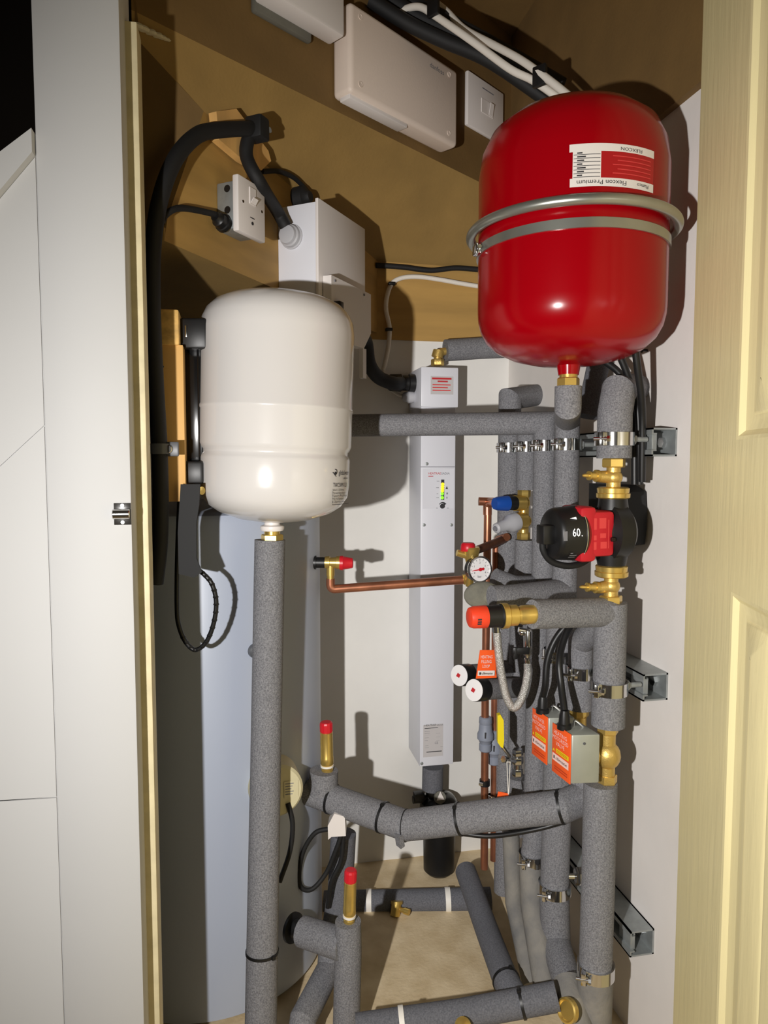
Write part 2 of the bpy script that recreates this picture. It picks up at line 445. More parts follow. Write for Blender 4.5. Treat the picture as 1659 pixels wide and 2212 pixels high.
tl.node_tree.links.new(fo.outputs['Linear'], tl.node_tree.nodes['Emission'].inputs['Strength'])
w = bpy.data.worlds.new('world'); SC.world = w; w.use_nodes = True
w.node_tree.nodes['Background'].inputs['Color'].default_value = (1.0, 0.82, 0.6, 1)
w.node_tree.nodes['Background'].inputs['Strength'].default_value = 0.043
SC.view_settings.view_transform = 'Standard'; SC.view_settings.look = 'None'
SC.view_settings.exposure = 0.0; SC.view_settings.gamma = 1.0; SC.view_settings.use_curve_mapping = False
# ------------------------------------------------------------------ helpers for things
def solve(p0, dr, px):                   # travel along dr from p0 until the image column px
    a = (p0 - CAM); k = (px - CX) / F
    return (k * a.dot(LOOK) - a.dot(RT)) / (dr.dot(RT) - k * dr.dot(LOOK))
CA = (RT, FW, UPZ)
def pbox(mb, x0, y0, x1, y1, d, dep, bev=0.0):
    a, b = P(x0, y1, d), P(x1, y0, d)
    return mb.box((a + b) / 2 + FW * dep / 2, (abs((b - a).dot(RT)), dep, abs(b.z - a.z)), CA, bev)
def near(pts, q):
    best = None
    for a, b in zip(pts, pts[1:]):
        t = max(0, min(1, (q - a).dot(b - a) / max(1e-9, (b - a).length_squared))); p = a.lerp(b, t)
        if best is None or (p - q).length < best[0]: best = ((p - q).length, p, (b - a).normalized())
    return best[1], best[2]
def cable_tie(parent, c, ax, r, name='cable_tie', m='black', w=0.0042, head=True):
    mb = MB().band(c, ax, r + .0006, w, .0011, 28)
    if head:
        tocam = CAM - c; tocam = (tocam - ax * tocam.dot(ax)).normalized()
        side = ax.cross(tocam)
        hc = c + (tocam * .75 - side * .66).normalized() * (r + .002) if ax.dot(RT) > -2 else c
        q = (hc - c).normalized()
        mb.box(hc, (.0062, .0062, .005), (ax, ax.cross(q), q), .001)
    return mb.build(name, m, parent)
def foam(name, label, pts, r, ties=(), group='insulated pipes', m='foam', cat='pipe', fil=0.0, seg=26, copper=0.0):
    w = [P(*p) if len(p) == 3 and not isinstance(p, Vector) else V(p) for p in pts]
    if fil: w = fillet(w, fil)
    t = thing(name, label, cat, w[-1], group)
    MB().tube(w, r, seg).build('insulation', m, t, sharp=21)
    rr = r if not isinstance(r, (list, tuple)) else sum(r) / len(r)
    for q in ties:
        c, ax = near(w, P(*q[:3])); cable_tie(t, c, ax, rr, *(q[3:]))
    if copper:
        ax = (w[0] - w[1]).normalized(); MB().cyl(w[0], w[0] + ax * .012, copper).build('copper_end', 'copper', t)
    return t
def cable(name, label, pts, r, m='black', cat='cable', group=None, n=8, seg=12):
    w = smoothpath([P(*p) if not isinstance(p, Vector) else p for p in pts], n)
    return tag(MB().tube(w, r, seg).build(name, m), label, cat, group)
def curve_fn(p0, ax, e1, e2, R, a0, h0, lift=.0008):
    return lambda x, y: p0 + ax * (h0 + y) + (e1 * math.cos(a0 + x / R) + e2 * math.sin(a0 + x / R)) * (R + lift)
def sheet(mb, fn, x0, y0, x1, y1, n=10):
    vs = []
    for i in range(n + 1):
        x = x0 + (x1 - x0) * i / n; vs += [fn(x, y0), fn(x, y1)]
    return mb.add(vs, [(2 * i, 2 * i + 2, 2 * i + 3, 2 * i + 1) for i in range(n)])
# ------------------------------------------------------------------ hot water cylinder
CYC = V((-0.0664, 1.38, 0)); CYR = 0.215
def cyl_hit(px, py):
    r = ray(px, py); a = CAM - CYC
    A_ = r.x ** 2 + r.y ** 2; B_ = 2 * (a.x * r.x + a.y * r.y); C_ = a.x ** 2 + a.y ** 2 - CYR ** 2
    disc = B_ * B_ - 4 * A_ * C_
    t = (-B_ - math.sqrt(max(0, disc))) / (2 * A_); return CAM + r * t
cyl = thing('water_cylinder', 'tall pale blue hot water cylinder behind the white vessel', 'water cylinder', CYC)
MB().lathe(CYC + V((0, 0, .004)), UPZ, [(0, CYR - .012), (.006, CYR), (.845, CYR), (.857, CYR - .004), (.864, CYR - .02), (.868, 0)], 96).build('shell', 'cylinder_blue', cyl)
def boss(name, px, py, rpx, th, m, label, parent=cyl, face=0.0):
    c = cyl_hit(px, py); n = V((c.x - CYC.x, c.y - CYC.y, 0)).normalized(); tc = (CAM - c); tc.z = 0; n = (n * (1 - face) + tc.normalized() * face).normalized(); r = S(rpx, (c - CAM).dot(FW))
    mb = MB().lathe(c - n * .012, n, [(0, r), (th + .008, r), (th + .012, r - .004), (th + .0125, 0)], 40)
    o = mb.build(name, m, parent); o['label'] = label; return o, c + n * (th + .001), n, r
o, c, n, r = boss('immersion_cover', 590, 1688, 58, .04, 'beige', 'round beige cover', face=.75)
tx = UPZ.cross(n)
mb = MB(); mb.quad(c + tx * .012 - UPZ * .012, tx, UPZ, .024, .028, .0005); mb.mat(1)
for i in range(5): mb.quad(c + tx * .014 + UPZ * (.011 - i * .0045), tx, UPZ, .014 - .002 * (i % 3), .0014, .001)
mb.build('rating_plate', ['beige', 'ink_grey'], o)
boss('sensor_cap', 550, 1405, 16, .012, 'grey_dark', 'small dark round cap')
# ------------------------------------------------------------------ white expansion vessel on its bracket
VD = 1.1
k = S(1, VD)
vb, vt = P(593, 1128, VD), P(603, 640, VD); vax = (vt - vb).normalized()
ves = thing('expansion_vessel', 'glossy white expansion vessel on a black bracket at left', 'expansion vessel', vb)
prof = [(0, 0), (1, 32), (8, 78), (22, 118), (38, 142), (58, 155.5), (82, 159), (136, 159.5), (142, 158), (147, 154.5), (153, 154.5), (158, 158.5),
        (166, 161.5), (236, 161.5), (239, 163.2), (244, 163.2), (247, 161.5), (400, 161.5), (424, 158.5), (443, 150), (459, 134), (471, 110), (479, 78), (485, 38), (487, 0)]
MB().lathe(vb, vax, [(h * k, r_ * k) for h, r_ in prof], 96).build('shell', 'vessel_white', ves, sharp=60)
e1 = (CAM - vb); e1 = (e1 - vax * e1.dot(vax)).normalized(); e2 = vax.cross(e1).normalized()
if e2.dot(RT) < 0: e2 = -e2
R_ = 159.3 * k
def vt_fn(x, y): return curve_fn(vb, vax, e1, e2, R_, 0, 0)(x, y)
mb = MB()
def vtext(t, px, py, size, width):
    a = math.asin(min(.97, (px - 597) / 159.3)); mb.text(t, V(), RT, UPZ, size * k, width * k, fn=lambda x, y: vt_fn(a * R_ + x, (1128 - py) * k + y))
vtext('globalwater', 724, 1020, 10, 54); vtext('solutions', 735, 1029, 5, 30)
vtext('TWCSWM-12LX', 712, 1045, 9, 62)
for i, t in enumerate(('Vol 12 litre', 'Max. working pressure', 'Factory Precharge', 'Max Temperature', 'Connection')): vtext(t, 711, 1053 + i * 6, 4.6, 44 + 9 * (i % 3))
a = math.asin((711 - 597) / 159.3) * R_
sheet(mb, vt_fn, a, 47 * k, a + 84 * k, 48 * k); sheet(mb, vt_fn, a, 48 * k, a + .8 * k, 76 * k)
a = math.asin((714 - 597) / 159.3) * R_
cx_, cy_ = a + 3.5 * k, 114 * k
for (r0, r1, t0, t1) in ((6.2, 4.4, -1.6, 1.9), (3.4, 0, 0, 6.29)):
    vs = []; nn = 18
    for i in range(nn + 1):
        t = t0 + (t1 - t0) * i / nn
        for rr in (r0, r1): vs.append(vt_fn(cx_ + math.cos(t) * rr * k, cy_ + math.sin(t) * rr * k - (3 * k if r1 == 0 else 0)))
    mb.add(vs, [(2 * i, 2 * i + 2, 2 * i + 3, 2 * i + 1) for i in range(nn)])
vs = [vt_fn(cx_ + x * k, cy_ + y * k) for x, y in ((-9, -1), (-8, 0), (3, -9), (2, -10))]; mb.add(vs, [(0, 3, 2, 1)])
mb.build('printed_label', 'ink', ves)
mb = MB(); c = P(588, 1139, VD)
mb.lathe(c - UPZ * 9 * k, UPZ, [(0, 13 * k), (2 * k, 24 * k), (7 * k, 26 * k), (12 * k, 25 * k), (15 * k, 17 * k), (26 * k, 16 * k)], 24).build('connection_flange', 'plastic_white', ves)
mb = MB(); mb.nut(P(588, 1169, VD), P(588, 1154, VD), 24 * k); mb.cyl(P(588, 1156, VD), P(588, 1140, VD), 17 * k); mb.build('brass_nut', 'brass', ves)
br = thing('vessel_bracket', 'black plastic bracket clipping the white vessel to its timber batten', 'bracket', P(415, 1045, 1.05))
mb = MB(); pbox(mb, 401, 745, 428, 1005, 1.05, .012, .002); pbox(mb, 428, 752, 434, 1000, 1.05, .03, .001); mb.build('spine', 'black_gloss', br)
for (x0, y0, x1, y1) in ((386, 686, 446, 752), (381, 996, 437, 1046)):
    mb = MB(); pbox(mb, x0, y0, x1, y1, 1.03, .04, .004); f_ = mb.build('clamp_foot', 'black', br)
    mb = MB(); c = P(x0 + 16, (y0 + y1) / 2 - 3, 1.029)
    mb.box(c, (.0035, .003, .017), CA, .001); mb.build('rivet', 'chrome', f_)
mb = MB()
for (x0, x1, y) in ((372, 398, 1058), (414, 432, 1060)): mb.cyl(P(x0, y, 1.04), P(x1, y, 1.03), .0022, seg=12)
mb.lathe(P(432, 1060, 1.03), (P(440, 1060, 1.025) - P(432, 1060, 1.03)), [(0, .0025), (.003, .006), (.0045, .006), (.005, 0)], 16); mb.build('clamp_screw', 'brass', br)
st_ = thing('strap_tail', 'black plastic strap tail hanging in a loop below the bracket', 'strap', P(425, 1405, 1.05))
mb = MB()
mb.prism([P(x, y, 1.0) for x, y in ((390, 1046), (432, 1046), (430, 1090), (424, 1130), (424, 1205), (436, 1236), (420, 1248), (386, 1240), (384, 1150))], FW * .0025); mb.build('blade', 'black_matt', st_)
lp = smoothpath([P(*q) for q in ((388, 1075, 1.030), (383, 1200, 1.030), (382, 1310, 1.030), (386, 1350, 1.033), (400, 1385, 1.036), (422, 1404, 1.038), (446, 1386, 1.036), (462, 1345, 1.033), (467, 1300, 1.030), (458, 1262, 1.028), (440, 1240, 1.029), (424, 1228, 1.030))], 8)
mb = MB().tube(lp, .0034, 10)
for i in range(30, 84, 3): mb.ball(lp[i], .0044, (1, 1, .7), 8)
mb.build('loop', 'black', st_)
bt = thing('timber_batten', 'upright pine batten screwed behind the black vessel bracket', 'batten', P(366, 1085, 1.09))
a, b = PY(344, 1084, 1.05), PY(395, 745, 1.05)
mb = MB(); mb.bb((a.x, 1.05, a.z), (b.x, 1.10, b.z), .001); mb.build('post', 'pine', bt)
mb = MB(); mb.lathe(PY(352, 792, 1.0498), -FW, [(0, .0016), (.002, .0016), (.0021, 0)], 10); mb.build('knot', 'ink', bt)
a, b = PY(342, 745, 1.046), PY(386, 668, 1.046)
tag(MB().bb((a.x, 1.046, a.z + .0005), (b.x, 1.102, b.z), .003).build('timber_block', 'pine_end'), 'short end-grain pine block standing on top of the batten', 'timber')
# ------------------------------------------------------------------ thick black cable with cleats
ed = SP(628, 510)
kc = S(17, .98)
enc_d = None
aa = SP(600, 470); no = -ns if (CAM - aa).dot(ns) < 0 else ns
te = solve(aa, no, 686); ecor = aa + no * te                      # near vertical edge of the enclosure
le = solve(ecor, ds, 786)
gl = aa + no * te * .36
gl.z = (P(629, 512, gl.dot(FW))).z
bl = thing('power_cable', 'thick black armoured cable rising past the post and bending to the white enclosure', 'cable', P(340, 1245, 1.04))
cbend = SP(505, 288, 0) + no * .04
pth = smoothpath([P(336, 1260, .985), P(345, 1180, .982), P(347, 1080, .978), P(344, 960, .976), P(336, 820, .976), P(329, 650, .974), P(331, 530, .972), P(346, 430, .972), P(378, 345, .99), P(425, 293, 1.025), P(475, 281, 1.065), cbend], 10)
MB().tube(pth, kc, 22).build('sheath', 'black_matt', bl)
pth2 = smoothpath([cbend - RT * .006, P(532, 335, cbend.dot(FW) - .006), P(563, 398, cbend.dot(FW) + .0), P(598, 455, gl.dot(FW) - .03), gl - ds * .02 + UPZ * .012], 8)
MB().tube(pth2, S(14.5, 1.1), 20).build('sheath', 'black_matt', bl)
tag(cable('thin_cable', 'thin dark flex running from the black cable to the switch gland', [P(349, 482, .980), P(358, 464, .988), P(385, 450, 1.005), P(430, 455, 1.05), SP(470, 475) + no * .02], .0045, 'black_matt'), 'thin dark flex running from the black cable to the switch gland', 'cable')
tb = thing('timber_packer', 'pale timber packing block behind the cable cleat', 'timber', SP(500, 330))
# packer follows the plywood corner
pk = [SP(446, 246), SP(490, 240), SP(560, 330), SP(566, 352), SP(545, 372), SP(505, 350), SP(452, 306)]
MB().prism([q + no * .004 for q in pk], no * .014).build('block', 'pine', tb)
cl = thing('cable_cleat', 'black cleat holding the thick cable at its bend', 'cable clip', cbend)
mb = MB(); mb.box(cbend + no * .004 - UPZ * .002, (.026, .03, .034), (ds, no, UPZ), .004); mb.box(cbend + ds * .016 + UPZ * .002, (.018, .018, .016), (ds, no, UPZ), .003); mb.build('body', 'black_matt', cl)
MB().cyl(cbend + ds * .014 + no * .012, cbend + ds * .014 + no * .018, .0042, seg=14).build('screw', 'galv', cl)
sc_ = thing('cable_saddle', 'black saddle clip with a screw holding the cable to the batten', 'cable clip', P(350, 985, 1.02))
mb = MB(); c = P(345, 970, .976); mb.band(c, V((0, 0.02, 1)), kc + .002, .014, .0018); mb.build('strap', 'grey_dark', sc_)
mb = MB(); q = P(364, 970, .972); mb.box(q + FW * .004, (.026, .004, .02), CA, .0018); mb.box(q + FW * .02, (.008, .03, .008), CA); mb.build('lug', 'grey_dark', sc_)
mb = MB(); mb.cyl(q + FW * .002, q - FW * .003, .0058, seg=18, ch=.001); mb.build('screw', 'chrome', sc_)
mb = MB(); mb.cyl(q + RT * -.004 - FW * .004, q + RT * .004 - FW * .0038, .0006, seg=6)
# ------------------------------------------------------------------ white enclosure and its cable gland
en = thing('electrical_enclosure', 'tall white electrical enclosure on the plywood behind the white vessel', 'electrical box', ecor)
ztop = P(686, 434, ecor.dot(FW)).z; zbot = P(686, 700, ecor.dot(FW)).z
R3 = (ds, no, UPZ)
mb = MB(); mb.box(aa + no * (te / 2 - .002) + ds * le / 2 + UPZ * ((ztop + zbot) / 2 - aa.z), (le, te - .004, ztop - zbot), R3, .0015); mb.build('body', 'steel_white', en)
mb = MB(); mb.box(ecor + ds * le / 2 - no * .001 + UPZ * ((ztop + zbot) / 2 - ecor.z + .002), (le + .003, .006, ztop - zbot + .006), R3, .0012); mb.build('front_cover', 'plastic_white', en)
mb = MB(); gx = -ds
mb.lathe(gl - ds * -.002, gx, [(0, .021), (.004, .021), (.005, .0185), (.012, .0185), (.014, .016), (.02, .015), (.021, .0125)], 26); mb.build('cable_gland', 'grey_cap', en)
q0 = ecor + no * .004; 
cz1 = P(700, 594, q0.dot(FW)).z
l0 = solve(q0, ds, 697); l1 = solve(q0 + no * .014, ds, 799)
def EP(l, z, kk=0.0): w = q0 + ds * l + no * kk; return V((w.x, w.y, z))
zs = lambda py, l: P(0 + 750, py, (q0 + ds * l).dot(FW)).z
zA, zB_ = zs(596, l0), zs(722, l1)
mb = MB(); pts = [EP(l0, zA), EP(l1, zA), EP(l1, zB_ + .0), EP(l1 - .03, zB_ - .032), EP(l0, zB_ - .032)]
mb.prism(pts, no * .016); cv = mb.build('thermostat_cover', 'plastic_white', en)
for l in (l0 + .012, l1 - .03): MB().cyl(EP(l, zA - .007, .0158), EP(l, zA - .007, .0175), .0022, seg=12).build('cover_screw', 'ink_grey', cv)
mb = MB(); kn = EP(l0 + .014, zs(666, l0), .016); mb.box(kn + no * .006, (.015, .014, .024), R3, .002); mb.build('reset_knob', 'black', cv)
mb = MB(); mb.prism([EP(l1 - .022, zB_ - .03, .002), EP(l1 - .008, zB_ - .03, .002), EP(l1 - .008, zB_ - .085, .002), EP(l1 - .022, zB_ - .085, .002)], no * .008); mb.build('hanging_tab', 'plastic_white', en)
# ------------------------------------------------------------------ fused switch on a metal back box
b0 = SP(463, 450); tb_ = solve(b0, no, 502); pc = b0 + no * tb_
t2 = solve(pc, no, 515); lw = solve(pc + no * t2, ds, 573)
dz = (pc + no * t2).dot(FW); z1 = P(515, 374, dz).z; z0 = P(515, 497, dz).z
sw = thing('fused_switch', 'white fused switch plate on a grey metal back box', 'switch', pc)
mb = MB(); mb.box(b0 + no * tb_ / 2 + ds * (lw / 2) + UPZ * ((z0 + z1) / 2 - b0.z), (lw * .84, tb_, (z1 - z0) * .86), R3, .003); bk = mb.build('back_box', 'galv', sw)
for (dx, zz) in ((0, .8), (0, .42)): MB().cyl(b0 + ds * (lw * .082) + no * tb_ * .6 + UPZ * (z0 + (z1 - z0) * zz - b0.z), b0 + ds * (lw * .075) + no * tb_ * .6 + UPZ * (z0 + (z1 - z0) * zz - b0.z), .0055, seg=16).build('knockout', 'black', bk)
mb = MB(); mb.box(pc + no * t2 / 2 + ds * lw / 2 + UPZ * ((z0 + z1) / 2 - pc.z), (lw, t2, z1 - z0), R3, .0022); mb.build('face_plate', 'plastic_white', sw)
fc = pc + no * t2
def FPt(u, v_, kk=0.0): w = fc + ds * lw * u + no * kk; return V((w.x, w.y, z0 + (z1 - z0) * v_))
mb = MB(); mb.prism([FPt(.40, .58), FPt(.62, .58), FPt(.62, .88), FPt(.40, .88)], no * .0015); mb.prism([FPt(.42, .60, .0015), FPt(.60, .60, .0015), FPt(.60, .68, .006), FPt(.42, .68, .006)], no * .001); mb.build('rocker', 'plastic_white', sw)
for u in (.16, .86): MB().cyl(FPt(u, .55), FPt(u, .55, .0006), .0022, seg=12).build('plate_screw', 'chrome', sw)
mb = MB(); mb.cyl(FPt(.5, .24), FPt(.5, .24, .0006), .0026, seg=12); mb.prism([FPt(.42, .33), FPt(.58, .33), FPt(.58, .345), FPt(.42, .345)], no * .0005); mb.build('fuse_slot', 'ink', sw)
mb = MB(); g0 = b0 + ds * (lw * .04) + no * tb_ * .5; g0.z = P(478, 486, g0.dot(FW)).z
mb.lathe(g0, -ds + UPZ * .25, [(0, .013), (.006, .013), (.007, .011), (.016, .011), (.018, .0085), (.024, .007)], 20); mb.build('cable_gland', 'black', sw)
cable('black_flex', 'thin black flex looping behind the thick cable to the ceiling', [SP(560, 372) + no * .006, SP(590, 372) + no * .01, SP(620, 385) + no * .012, SP(640, 405) + no * .014, SP(650, 425) + no * .02], .0042, 'black_matt')
tag(MB().lathe(SP(640, 430), no, [(0, .02), (.02, .02), (.024, .012), (.03, .009)], 20).build('cable_bung', 'black_matt'), 'round black cable bung above the white enclosure', 'cable gland')
# ------------------------------------------------------------------ boxes on the riser board
nU = nu if (CAM - A).dot(nu) > 0 else -nu
RU = (du, nU, UPZ)
def ubox(pxb, pxf, pxe, pyb, pyt):
    p = UP(pxb, (pyb + pyt) / 2); t = solve(p, nU, pxf); q = p + nU * t; l = solve(q, du, pxe)
    d_ = q.dot(FW); zb, zt_ = P(pxf, pyb, d_).z, P(pxf, pyt, d_).z
    return p, t, q, l, zb, zt_
p, t, q, l, zb, zt_ = ubox(717, 757, 990, 196, -2)
wb = thing('wiring_centre_box', 'large beige wiring box with four corner screws on the riser', 'electrical box', V((q.x, q.y, zb)))
mb = MB(); mb.box(p + nU * t / 2 + du * l / 2 + UPZ * ((zb + zt_) / 2 - p.z), (l, t, zt_ - zb), RU, .009, 3); mb.build('case', 'plastic_box', wb)
def WP(u, v_, kk=0.0): w = q + du * l * u + nU * kk; return V((w.x, w.y, zb + (zt_ - zb) * v_))
for (u, v_) in ((.08, .88), (.08, .13), (.90, .88), (.90, .13)):
    mb = MB(); mb.lathe(WP(u, v_), nU, [(0, .005), (.0008, .005), (.0008, .0036), (.0004, .0034), (.0004, 0)], 16); mb.build('cover_screw', 'plastic_box', wb)
mb = MB(); mb.text('danfoss', WP(.70, .82), du, UPZ, .009, .042); mb.build('printed_name', 'ink_grey', wb)
mb = MB(); mb.box(p + nU * t * .55 + du * l * .27 + UPZ * (zb - p.z - .0015), (l * .5, t * .55, .010), RU, .002); mb.build('cable_cover', 'plastic_white', wb)
p, t, q, l, zb, zt_ = ubox(1003, 1011, 1088, 268, 150)
s2_ = thing('wall_switch', 'square grey-white switch plate between the beige box and red vessel', 'switch', V((q.x, q.y, zb)))
mb = MB(); mb.box(p + nU * t / 2 + du * l / 2 + UPZ * ((zb + zt_) / 2 - p.z), (l, t, zt_ - zb), RU, .003); mb.build('face_plate', 'plastic_white', s2_)
def WP(u, v_, kk=0.0): w = q + du * l * u + nU * kk; return V((w.x, w.y, zb + (zt_ - zb) * v_))
mb = MB(); mb.prism([WP(.36, .38), WP(.68, .38), WP(.68, .64), WP(.36, .64)], nU * .0012); mb.prism([WP(.56, .40, .001), WP(.66, .40, .001), WP(.66, .62, .005), WP(.56, .62, .005)], nU * .001); mb.build('rocker', 'plastic_white', s2_)
mb = MB(); mb.prism([WP(.38, .83), WP(.70, .83), WP(.70, .85), WP(.38, .85)], nU * .0004); mb.build('marking', 'ink_grey', s2_)
p, t, q, l, zb, zt_ = ubox(648, 690, 745, 47, -90)
jb = thing('junction_box', 'white junction box on a grey back plate at the top edge', 'electrical box', V((q.x, q.y, zb)))
mb = MB(); mb.box(p + nU * t * .6 + du * (l / 2 - .05) + UPZ * ((zb + zt_) / 2 - p.z), (l + .10, t * .8, zt_ - zb), RU, .005); mb.build('cover', 'plastic_white', jb)
mb = MB(); mb.box(p + nU * t * .12 + du * (l / 2 - .07) + UPZ * ((zb + zt_) / 2 - p.z - .012), (l + .06, t * .24, zt_ - zb), RU, .004); mb.build('back_plate', 'grey_box', jb)
# cables along the ceiling joint
def UC(pts, lift):                       # from the riser face across the corner to the right wall
    q0, q1 = UP(*pts[0]) + nU * lift, PX(pts[-1][0], pts[-1][1], XW - .03 - lift)
    i0, i1 = 1 / (q0 - CAM).dot(FW), 1 / (q1 - CAM).dot(FW); x0, x1 = pts[0][0], pts[-1][0]
    return [P(x, y, 1 / (i0 + (i1 - i0) * (x - x0) / (x1 - x0))) for x, y in pts]
kr = .0062
cable('grey_white_cable', 'lower pale cable clipped along the riser top above the beige box', UC([(858, 32), (872, 21), (906, 15), (940, 34), (1020, 89), (1100, 148), (1150, 173), (1200, 207), (1250, 250)], .06), kr, 'cable_white', group='pale cables above the beige box')
cable('grey_white_cable', 'upper pale cable clipped along the riser top, leaving the photo at the top', UC([(920, -25), (935, 0), (965, 25), (1003, 63), (1066, 97), (1121, 127), (1163, 156), (1215, 196), (1265, 240)], .074), kr, 'cable_white', group='pale cables above the beige box')
for i, (pts, lab) in enumerate((([(800, 0), (880, 50), (960, 88), (1060, 132), (1200, 228)], 'black cable lowest in the bundle right above the beige box'), ([(830, -10), (900, 34), (1000, 80), (1100, 135), (1205, 206)], 'black cable in the middle of the bundle above the beige box'), ([(860, -5), (930, 25), (1020, 72), (1120, 128), (1215, 184)], 'black cable topmost in the bundle beneath the pale cables'))):
    cable('black_cable', lab, UC(pts, .020 + .003 * i), .0125, 'black_matt', group='black cables above the beige box')
for (x, y, lab) in ((936, 14, 'black cable clip near the top edge of the photo'), (1166, 164, 'black cable clip on the pale cables near the red vessel')):
    c = UC([(858, 32), (x, y), (1255, 245)], .068)[1]; tag(MB().box(c, (.008, .024, .032), RU, .002).build('cable_clip', 'black'), lab, 'cable clip')
# cables on the plywood at the rear
cable('black_cable', 'black cable run along the top of the rear plywood', [PY(812, 573, 1.588), PY(870, 577, 1.588), PY(930, 584, 1.588), PY(985, 579, 1.588), PY(1050, 584, 1.588)], .006, 'black_matt')
wc = thing('white_cable', 'white cable curving down over the rear plywood', 'cable', PY(830, 800, 1.58))
MB().tube(smoothpath([PY(x, y, 1.586) for x, y in ((1050, 621), (1000, 613), (950, 604), (905, 598), (870, 600), (847, 612), (836, 640), (834, 670), (841, 705), (840, 740), (834, 775), (828, 800))], 8), .0052, 12).build('sheath', 'cable_white', wc)
for (x, y) in ((846, 613), (840, 712)):
    c = PY(x, y, 1.584); MB().box(c, (.016, .014, .007), (V((1, 0, 0)), V((0, 1, 0)), UPZ), .002).build('clip', 'black', wc)
# ------------------------------------------------------------------ steel rails on the right wall
def rail(py0, py1, pxe, label):
    a = PX(pxe, py1, XW - .004); b = PX(pxe, py0, XW - .004); y0 = a.y; zc = (a.z + b.z) / 2; h = .041; t = .0026
    r = thing('steel_rail', label, 'rail', V((XW - .02, y0, zc - h / 2)), 'slotted steel rails on the right wall')
    x0, x1 = XW - h, XW - .0005; yl = YB - .12
    mb = MB()
    mb.bb((x1 - t, y0, zc - h / 2), (x1, yl, zc + h / 2)); mb.bb((x0, y0, zc + h / 2 - t), (x1, yl, zc + h / 2)); mb.bb((x0, y0, zc - h / 2), (x1, yl, zc - h / 2 + t))
    mb.bb((x0, y0, zc + h / 2 - .0095), (x0 + t, yl, zc + h / 2)); mb.bb((x0, y0, zc - h / 2), (x0 + t, yl, zc - h / 2 + .0095))
    mb.bb((x0 + t, y0, zc + h / 2 - .0095), (x0 + .008, yl, zc + h / 2 - .0075)); mb.bb((x0 + t, y0, zc - h / 2 + .0075), (x0 + .008, yl, zc - h / 2 + .0095))
    mb.build('channel', 'galv', r, sharp=20)
    mb = MB(); mb.bb((x0 + .004, y0 + .006, zc - .013), (x0 + .012, y0 + .04, zc + .013), .001); mb.build('channel_nut', 'galv', r)
    mb = MB(); mb.cyl((x1 - t - .005, y0 + .03, zc), (x1 - t, y0 + .03, zc), .008, seg=6); mb.build('wall_bolt', 'chrome', r)
    return zc
ZR1 = rail(925, 985, 1457, 'highest of the three steel rails, behind the pump pipe')
ZR2 = rail(1449, 1516, 1437, 'middle steel rail, level with the label boxes')
ZR3 = rail(1990, 2076, 1407, 'lowest steel rail, near the bottom right')
def clamp(px, py, d, r, label, lug=True, ax=UPZ):
    c = P(px, py, d) if not isinstance(px, Vector) else px
    t = thing('pipe_clamp', label, 'pipe clamp', c - UPZ * .012, 'steel pipe clamps')
    w = .019
    MB().band(c, ax, r + .0014, w, .0014, 32).build('band', 'chrome', t)
    toc = (CAM - c); toc.z = 0; toc.normalize(); sd = V((-toc.y, toc.x, 0)) * -1
    for s_ in (.55,):
        q = c + (toc * .83 + sd * s_) * (r + .006)
        mb = MB(); mb.box(q, (.007, .012, w), (sd, toc, UPZ), .001); mb.build('lug', 'chrome', t)
        mb = MB(); mb.cyl(q + toc * .004 + sd * -.008, q + toc * .004 + sd * .011, .0026, seg=10); mb.cyl(q + toc * .004 - sd * .011, q + toc * .004 - sd * .007, .0046, seg=6); mb.build('screw', 'chrome', t)
    if lug and XW - .041 - (c.x + r) > .004:
        mb = MB(); mb.cyl((c.x + r, c.y, c.z), (XW - .0405, c.y, c.z), .004, seg=12); mb.nut((c.x + r + .001, c.y, c.z), (c.x + r + .008, c.y, c.z), .0075); mb.build('stud', 'galv', t)
    return t
def RX(px, py, x=XR): return PX(px, py, x)
def vcol(px, py0, py1, x=XR):            # vertical axis at the row of pipes
    c = RX(px, 1000, x); d = c.dot(FW)
    return V((c.x, c.y, P(px, py0, d).z)), V((c.x, c.y, P(px, py1, d).z)), d
# ------------------------------------------------------------------ red expansion vessel
k = S(1, 1.0)
rb, rt = P(1237, 782, 1.0), P(1237, 190, 1.0); rb = V((.449, rb.y, rb.z - .006)); rt = V((.449, rb.y, 0)); rt.z = P(1237, 246, 1.0).z
Hh = (rt.z - rb.z); RR = .1262
red = thing('red_expansion_vessel', 'glossy red expansion vessel high on the right with a steel hoop', 'expansion vessel', rb)
pr = [(0, 0), (.0008, .022), (.004, .050), (.011, .078), (.021, .099), (.034, .1135), (.048, .1215), (.062, .1252), (.075, RR), (Hh - .085, RR), (Hh - .055, .122), (Hh - .032, .111), (Hh - .015, .090), (Hh - .005, .06), (Hh - .001, .03), (Hh, 0)]
MB().lathe(rb, UPZ, pr, 112).build('shell', 'red_paint', red, sharp=60)
toc = (CAM - rb); toc.z = 0; toc.normalize(); sdr = V((toc.y * -1, toc.x, 0))
if sdr.dot(RT) < 0: sdr = -sdr
zring = P(1237, 434, .87).z
zr1 = zring - rb.z
MB().ring(rb + UPZ * zr1, UPZ, RR + .0105, .0066, 96, 14).build('hoop', 'steel_tube', red)
mb = MB().band(rb + UPZ * (zr1 - .024), UPZ, RR + .0012, .012, .0012, 96); hb = mb.build('hoop_band', 'steel_tube', red)
a = math.asin(-.93); q = rb + UPZ * (zr1 - .024) + (toc * math.cos(a) + sdr * math.sin(a)) * (RR + .006)
mb = MB(); tg = toc * -math.sin(a) + sdr * math.cos(a); mb.box(q, (.02, .008, .014), (tg, UPZ.cross(tg), UPZ), .002); mb.cyl(q + tg * -.014, q + tg * .016, .0028, seg=10); mb.build('hoop_screw', 'chrome', red)
